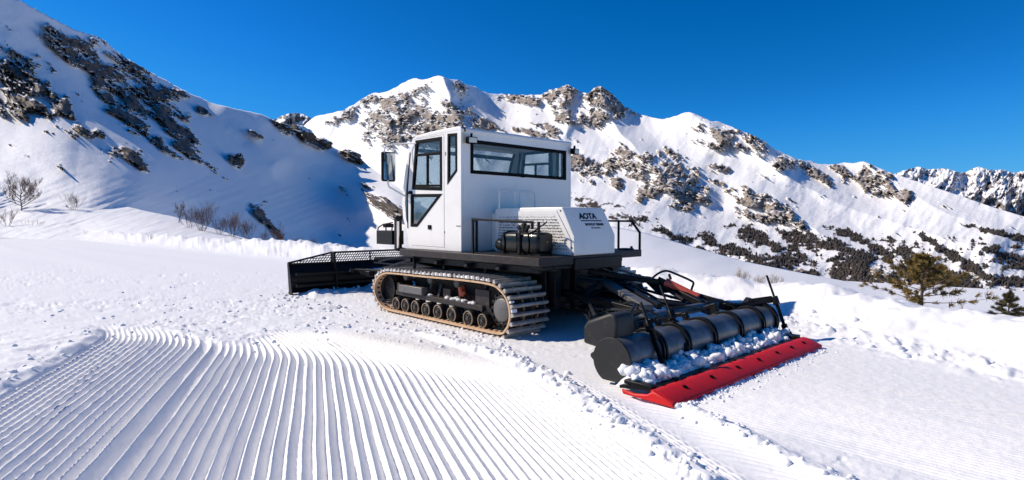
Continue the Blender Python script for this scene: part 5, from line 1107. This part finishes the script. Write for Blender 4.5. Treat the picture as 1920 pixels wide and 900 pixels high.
def bare_plant(name, label, cat, loc, H, Wd, seed, stems=5, depth=3, trunk=False, mat='twig', group=None, thick=1.0, kids=(3, 5)):
    rnd = random.Random(seed); t = empty(name, loc, rnd.uniform(0, 6.28), label=label, category=cat)
    if group: t['group'] = group
    out = []
    if trunk:
        grow(rnd, (0, 0, -0.15 * H), (rnd.uniform(-.08, .08), 0, 1), H * 0.62, H * 0.026 * thick, 0, out, seg=5); P = out[0][0]
        for k in range(stems):
            q = P[2].lerp(P[5], k / max(stems - 1, 1)); a = k * 2.4 + rnd.uniform(-.4, .4); up = 0.5 + 0.5 * k / stems
            grow(rnd, q, (math.cos(a) * Wd / H * 1.6, math.sin(a) * Wd / H * 1.6, up), H * rnd.uniform(0.36, 0.5), H * 0.012 * thick, depth - 1, out, 0.5, kids, 0.10)
    else:
        for k in range(stems):
            a = k * 2.4 + rnd.uniform(-.3, .3); s = rnd.uniform(0.1, 1.0)
            grow(rnd, (math.cos(a) * Wd * 0.08, math.sin(a) * Wd * 0.08, -0.08 * H), (math.cos(a) * Wd / H * s, math.sin(a) * Wd / H * s, 1), H * rnd.uniform(0.55, 0.85), H * 0.012 * thick, depth - 1, out, 0.42, kids, 0.16)
    top = max(depth - 1, 1); A, B = MB(), MB()
    for P, R, dep in out:
        (A if dep >= top or (trunk and P is out[0][0]) else B).tube(P, R, 5 if dep >= top else 3, cap=False)
    zmax = max(p.z for P, R, d in out for p in P); s = H / max(zmax, 0.01)
    for mb_ in (A, B): mb_.v = [(x * s, y * s, z * s) for x, y, z in mb_.v]
    A.build('trunk' if trunk else 'stems', M['bark'] if mat == 'twig' else M[mat], t, smooth=60); B.build('twigs', M[mat], t, smooth=60)
    return t
def on_slope(px, py, tps, extra=1.0):
    D = float(tps(np.array([px]), np.array([py]))[0]) * extra; x, y, z = at_depth(px, py, D); return (float(x), float(y), float(z)), D
def on_ground(px, py, d0=5.0, d1=90.0):
    D = np.linspace(d0, d1, 1700); x, y, z = at_depth(px, py, D); g = ground_z(x, y); k = np.argmax(z < g); k = k if z[k] < g[k] else len(D) - 1
    return (float(x[k]), float(y[k]), float(g[k])), float(D[k])
def PX(h, D): return h / FPX * D
APRON = [
 ('bare_tree', 'leafless tree with a dark forked trunk, tallest on the left slope', 'tree', 40, 394, 76, 60, 7, 4, True, None),
 ('bare_bush', 'thin leafless bush just right of the forked bare tree', 'bush', 137, 394, 40, 40, 6, 3, False, None),
 ('bare_bush', 'low tangle of broken twigs at the left edge of the bank', 'bush', 14, 424, 40, 60, 5, 3, False, None),
 ('bare_bush', 'flat brown twigs beside the broken tangle on the bank', 'bush', 62, 424, 20, 70, 5, 3, False, None),
 ('bare_sapling', 'slender lone sapling left of the row of brown bushes', 'sapling', 335, 418, 36, 14, 3, 3, True, None),
 ('bare_bush', 'widest rounded brown bush, just right of the slender sapling', 'bush', 379, 433, 50, 46, 9, 4, False, 'leafless bushes along the foot of the shaded hillside'),
 ('bare_bush', 'small pale bush between the sapling and the widest bush', 'bush', 355, 427, 30, 34, 6, 3, False, 'leafless bushes along the foot of the shaded hillside'),
 ('bare_bush', 'low brown bush right after the widest rounded bush', 'bush', 411, 438, 32, 36, 7, 3, False, 'leafless bushes along the foot of the shaded hillside'),
 ('bare_bush', 'upright brown bush in the middle of the bush row', 'bush', 436, 444, 46, 34, 8, 4, False, 'leafless bushes along the foot of the shaded hillside'),
 ('bare_bush', 'brown bush leaning right at the end of the close row', 'bush', 463, 448, 40, 30, 7, 3, False, 'leafless bushes along the foot of the shaded hillside'),
 ('bare_bush', 'bushy round shrub standing apart, left of the blade', 'bush', 525, 464, 44, 32, 9, 4, False, 'leafless bushes along the foot of the shaded hillside'),
 ('bare_bush', 'tiny twiggy shrub just above the blade screen', 'bush', 557, 471, 26, 22, 5, 3, False, 'leafless bushes along the foot of the shaded hillside'),
 ('bare_bush', 'sparse knee-high twigs behind the blade on the lit slope', 'bush', 600, 477, 22, 40, 6, 2, False, None),
 ('bare_bush', 'reddish shrub at the foot of the shaded face just left of the blade screen', 'bush', 580, 474, 30, 30, 6, 3, False, None),
 ('bare_bush', 'low scrub between the blade screen and the lit hump', 'bush', 640, 480, 24, 44, 6, 3, False, None),
 ('bare_bush', 'small brown shrub between the close row and the bushy round shrub', 'bush', 497, 456, 30, 26, 6, 3, False, 'leafless bushes along the foot of the shaded hillside'),
 ('dry_stalk', 'single dry stalk standing in the snow bank', 'plant', 283, 453, 20, 6, 2, 2, False, None),
 ('dry_stalk', 'short leaning stalk in the slope beside the single dry stalk', 'plant', 160, 440, 12, 6, 2, 1, False, None)]
for i, (nm, lab, cat, px, py, h, w, st, dep, tr_, grp) in enumerate(APRON):
    loc, D = on_slope(px, py, APR_T); bare_plant(nm, lab, cat, loc, PX(h * (1.0 if px < 200 else 1.2), D), PX(w * (1.0 if px < 200 else 1.25), D), 100 + i, st + 4, dep + 1 if h > 24 else dep, tr_, 'twig', grp, 1.0 if tr_ else 0.72)
RIGHT = [(1236, 520, 26, 30, 'straw-coloured bush nearest the deck railing'), (1266, 528, 28, 40, 'wide straw-coloured bush above the black hose loop'), (1303, 531, 22, 34, 'low straw-coloured bush directly above the red cylinder'),
         (1338, 533, 24, 30, 'straw-coloured bush right of the red cylinder'), (1365, 535, 18, 24, 'smallest straw bush in the gap left of the pale upright one'), (1390, 536, 40, 36, 'tallest pale upright bush, left of the far adjuster post'), (1424, 539, 30, 26, 'pale bush just left of the tall adjuster post'), (1455, 541, 34, 36, 'thin pale bush just right of the tall adjuster post')]
for i, (px, py, h, w, lab) in enumerate(RIGHT):
    loc, D = on_slope(px, py, SLO_T, 0.98); bare_plant('dry_bush', lab, 'bush', loc, PX(h, D), PX(w, D), 200 + i, 12, 4, False, 'dry', 'dry bushes at the foot of the right-hand slope', 1.0, (3, 5))
# brown bushes behind the flat field on the right
for i, (px, h, w, lab) in enumerate([(1765, 22, 40, 'brown bush behind the field, closest to the pine'), (1800, 30, 46, 'second brown bush along the field edge from the pine'), (1838, 26, 44, 'brown bush in the middle of the field edge row'), (1872, 30, 46, 'tall brown bush near the right end of the field edge'), (1908, 24, 40, 'last brown bush of the field edge, at the picture border')]):
    loc, D = on_ground(px, 547.0); bare_plant('bare_bush', lab, 'bush', (loc[0], loc[1], loc[2] - 0.1), PX(h, D) + 0.2, PX(w, D), 300 + i, 9, 3, False, 'twig', 'brown bushes along the far edge of the field', 1.0, (3, 5))
def conifer(name, label, loc, H, Wd, seed, mat, tuft=0.09, whorls=7, bare=0.25):
    rnd = random.Random(seed); t = empty(name, loc, rnd.uniform(0, 6.28), label=label, category='pine tree')
    tr = MB(); trunk = [(0, 0, -0.1 * H)] + [(rnd.uniform(-.02, .02) * H * k / 6, rnd.uniform(-.02, .02) * H * k / 6, H * k / 6) for k in range(1, 7)]
    tr.tube(trunk, [H * 0.030 * (1 - 0.13 * k) for k in range(7)], 7); br, nd = MB(), MB()
    def needles(p, d):
        for _ in range(32):
            a = Vector((rnd.uniform(-1, 1), rnd.uniform(-1, 1), rnd.uniform(-1, 1))).normalized(); q = (d * 0.9 + a * 0.9).normalized(); L = tuft * rnd.uniform(0.6, 1.15)
            s = q.cross(a).normalized() * L * 0.075; b = p - d * rnd.uniform(0, tuft * 0.7); nd.add([b - s, b + s, b + q * L + s * 0.5, b + q * L - s * 0.5], [(0, 1, 2, 3)])
    for k in range(whorls):
        f = bare + (1 - bare) * k / whorls; z = f * H; n = rnd.randint(4, 5); L = Wd * 0.62 * (1 - f) ** 1.15 + 0.07 * H
        for j in range(n):
            a = 6.283 * j / n + rnd.uniform(-.5, .5); LL = L * rnd.uniform(0.6, 1.15); P = [Vector((0, 0, z))]; d = Vector((math.cos(a), math.sin(a), rnd.uniform(-0.15, 0.15) + 0.5 * f))
            for q in range(4): d = (d + Vector((rnd.uniform(-.2, .2), rnd.uniform(-.2, .2), 0.06))).normalized(); P.append(P[-1] + d * LL / 4)
            br.tube(P, [H * 0.009 * (1 - 0.2 * i) for i in range(5)], 4, cap=False)
            for i in range(1, 5):
                for _ in range(3 if i > 1 else 1):
                    e = P[i] + Vector((rnd.uniform(-1, 1), rnd.uniform(-1, 1), rnd.uniform(-.3, .6))) * LL * 0.12; dd_ = (e - P[i] + d * LL * 0.2).normalized(); br.tube([P[i], e], H * 0.004, 3, cap=False); needles(e, dd_)
            needles(P[-1], d)
    for _ in range(5): needles(Vector(trunk[-1]) + Vector((rnd.uniform(-.02, .02), 0, rnd.uniform(-.06, .03) * H)), Vector((0, 0, 1)))
    tr.build('trunk', M['bark'], t); br.build('branches', M['bark'], t); nd.build('crown', M[mat], t, smooth=0)
    return t
loc = at_depth(1727, 596, 14.0); conifer('pine_tree', 'bushy olive pine standing behind the snow bank on the right', (float(loc[0]), float(loc[1]), float(ground_z(loc[0], loc[1])) - 0.05), 1.34, 2.3, 5, 'needle', 0.105, 8, 0.12)
loc, D = on_ground(1891, 606, 6.5); loc = at_depth(1891, 604, 10.5); conifer('pine_sapling', 'tiny dark pine sapling in the snow at the right edge', (float(loc[0]), float(loc[1]), float(ground_z(loc[0], loc[1]))), 0.60, 0.52, 8, 'darkneedle', 0.06, 5, 0.25)
for px, py, h, lab in ((1806, 588, 34, 'dark twiggy shoots right of the olive pine'), (1832, 594, 14, 'little dark twig lying on the bank crest')):
    loc = at_depth(px, py, 11.5); bare_plant('dry_stalk', lab, 'plant', (float(loc[0]), float(loc[1]), float(ground_z(loc[0], loc[1]))), PX(h, 11.5), PX(20, 11.5), px, 3, 2, False, 'bark')

# rocks that stick out of the hillside crest
def rock(label, px, py, w, h, seed):
    D = float(hill_depth(np.array([[float(px)]]), np.array([[float(py)]]), np.array([[0.5]]))[0, 0]); x, y, z = at_depth(px, py, D)
    V, F = ico(4); nn = fbm(V[:, 0] * 1.5 + seed, V[:, 1] * 1.5 + V[:, 2] * 2.6, 4, 701, 0.6); kk = ridged(V[:, 0] * 2 + seed + V[:, 1], V[:, 2] * 3.5, 3, 705)
    R = V * (1 + 0.42 * nn + 0.12 * kk)[:, None] * np.array([PX(w, D) / 2, PX(w, D) / 2 * 0.8, PX(h, D) / 2])
    me = raw_mesh('rock', R, F); a = me.attributes.new('rock', 'FLOAT', 'POINT')
    nrm = np.array([v.normal[:] for v in me.vertices]); a.data.foreach_set('value', np.clip(1.15 - 1.1 * np.clip(nrm[:, 2], 0, 1) ** 1.5 + 0.4 * nn, 0, 1).astype(np.float32))
    o = link('rock', me, M['hill'], None, label=label, category='rock', group='rocks standing out of the left hillside'); o.location = (float(x), float(y), float(z)); o.rotation_euler = (0, math.radians(20), 0)
rock('dark rock alone in the middle of the shaded snow face', 446, 303, 16, 26, 1); rock('lowest rock on the hillside crest, nearest the mirror', 660, 292, 34, 16, 2); rock('largest crest rock, high above the blade', 566, 250, 46, 22, 3); rock('crest rock just below the largest one', 606, 269, 26, 18, 4); rock('small highest crest rock where hillside and far peak meet', 536, 238, 24, 10, 6)

# the far wood: small dark trees on the lower mountain
rs = np.random.RandomState(31); n0 = 60000; X = rs.uniform(1180, 2000, n0); Y = rs.uniform(405, 556, n0)
keep = (rs.uniform(0.45, 1.05, n0) < mt_brush(X, Y, Y * 0)) & (rs.uniform(0, 1, n0) < 0.75); X, Y = X[keep][:15000], Y[keep][:15000]
Dm = mt_depth(X, Y, Y * 0 + 0.3); x, y, z = at_depth(X, Y, Dm); n = len(X); ht = 1.3 + 3.6 * rs.uniform(0, 1, n) ** 1.8; wd = ht * rs.uniform(0.25, 0.5, n)
K = 5; th = np.arange(K) * 2 * np.pi / K
ringv = np.stack([np.cos(th), np.sin(th)], -1)
V = np.zeros((n, 2 * K + 1, 3)); jit = rs.uniform(0.6, 1.4, (n, 2 * K))
V[:, :K, 0] = ringv[:, 0] * jit[:, :K] * wd[:, None] * 0.6; V[:, :K, 1] = ringv[:, 1] * jit[:, :K] * wd[:, None] * 0.6; V[:, :K, 2] = -0.5
V[:, K:2 * K, 0] = ringv[:, 0] * jit[:, K:] * wd[:, None]; V[:, K:2 * K, 1] = ringv[:, 1] * jit[:, K:] * wd[:, None]; V[:, K:2 * K, 2] = ht[:, None] * rs.uniform(0.25, 0.55, (n, K))
V[:, 2 * K, 2] = ht; V += np.stack([x, y, z], -1)[:, None, :]
F = []
for k in range(K): F += [(k, (k + 1) % K, K + k), ((k + 1) % K, K + (k + 1) % K, K + k), (K + k, K + (k + 1) % K, 2 * K)]
F = (np.array(F)[None] + (np.arange(n) * (2 * K + 1))[:, None, None]).reshape(-1, 3)
link('forest', raw_mesh('forest', V.reshape(-1, 3), F), M['scrubtree'], None, kind='stuff', label='dark leafless wood on the lower mountain slopes')
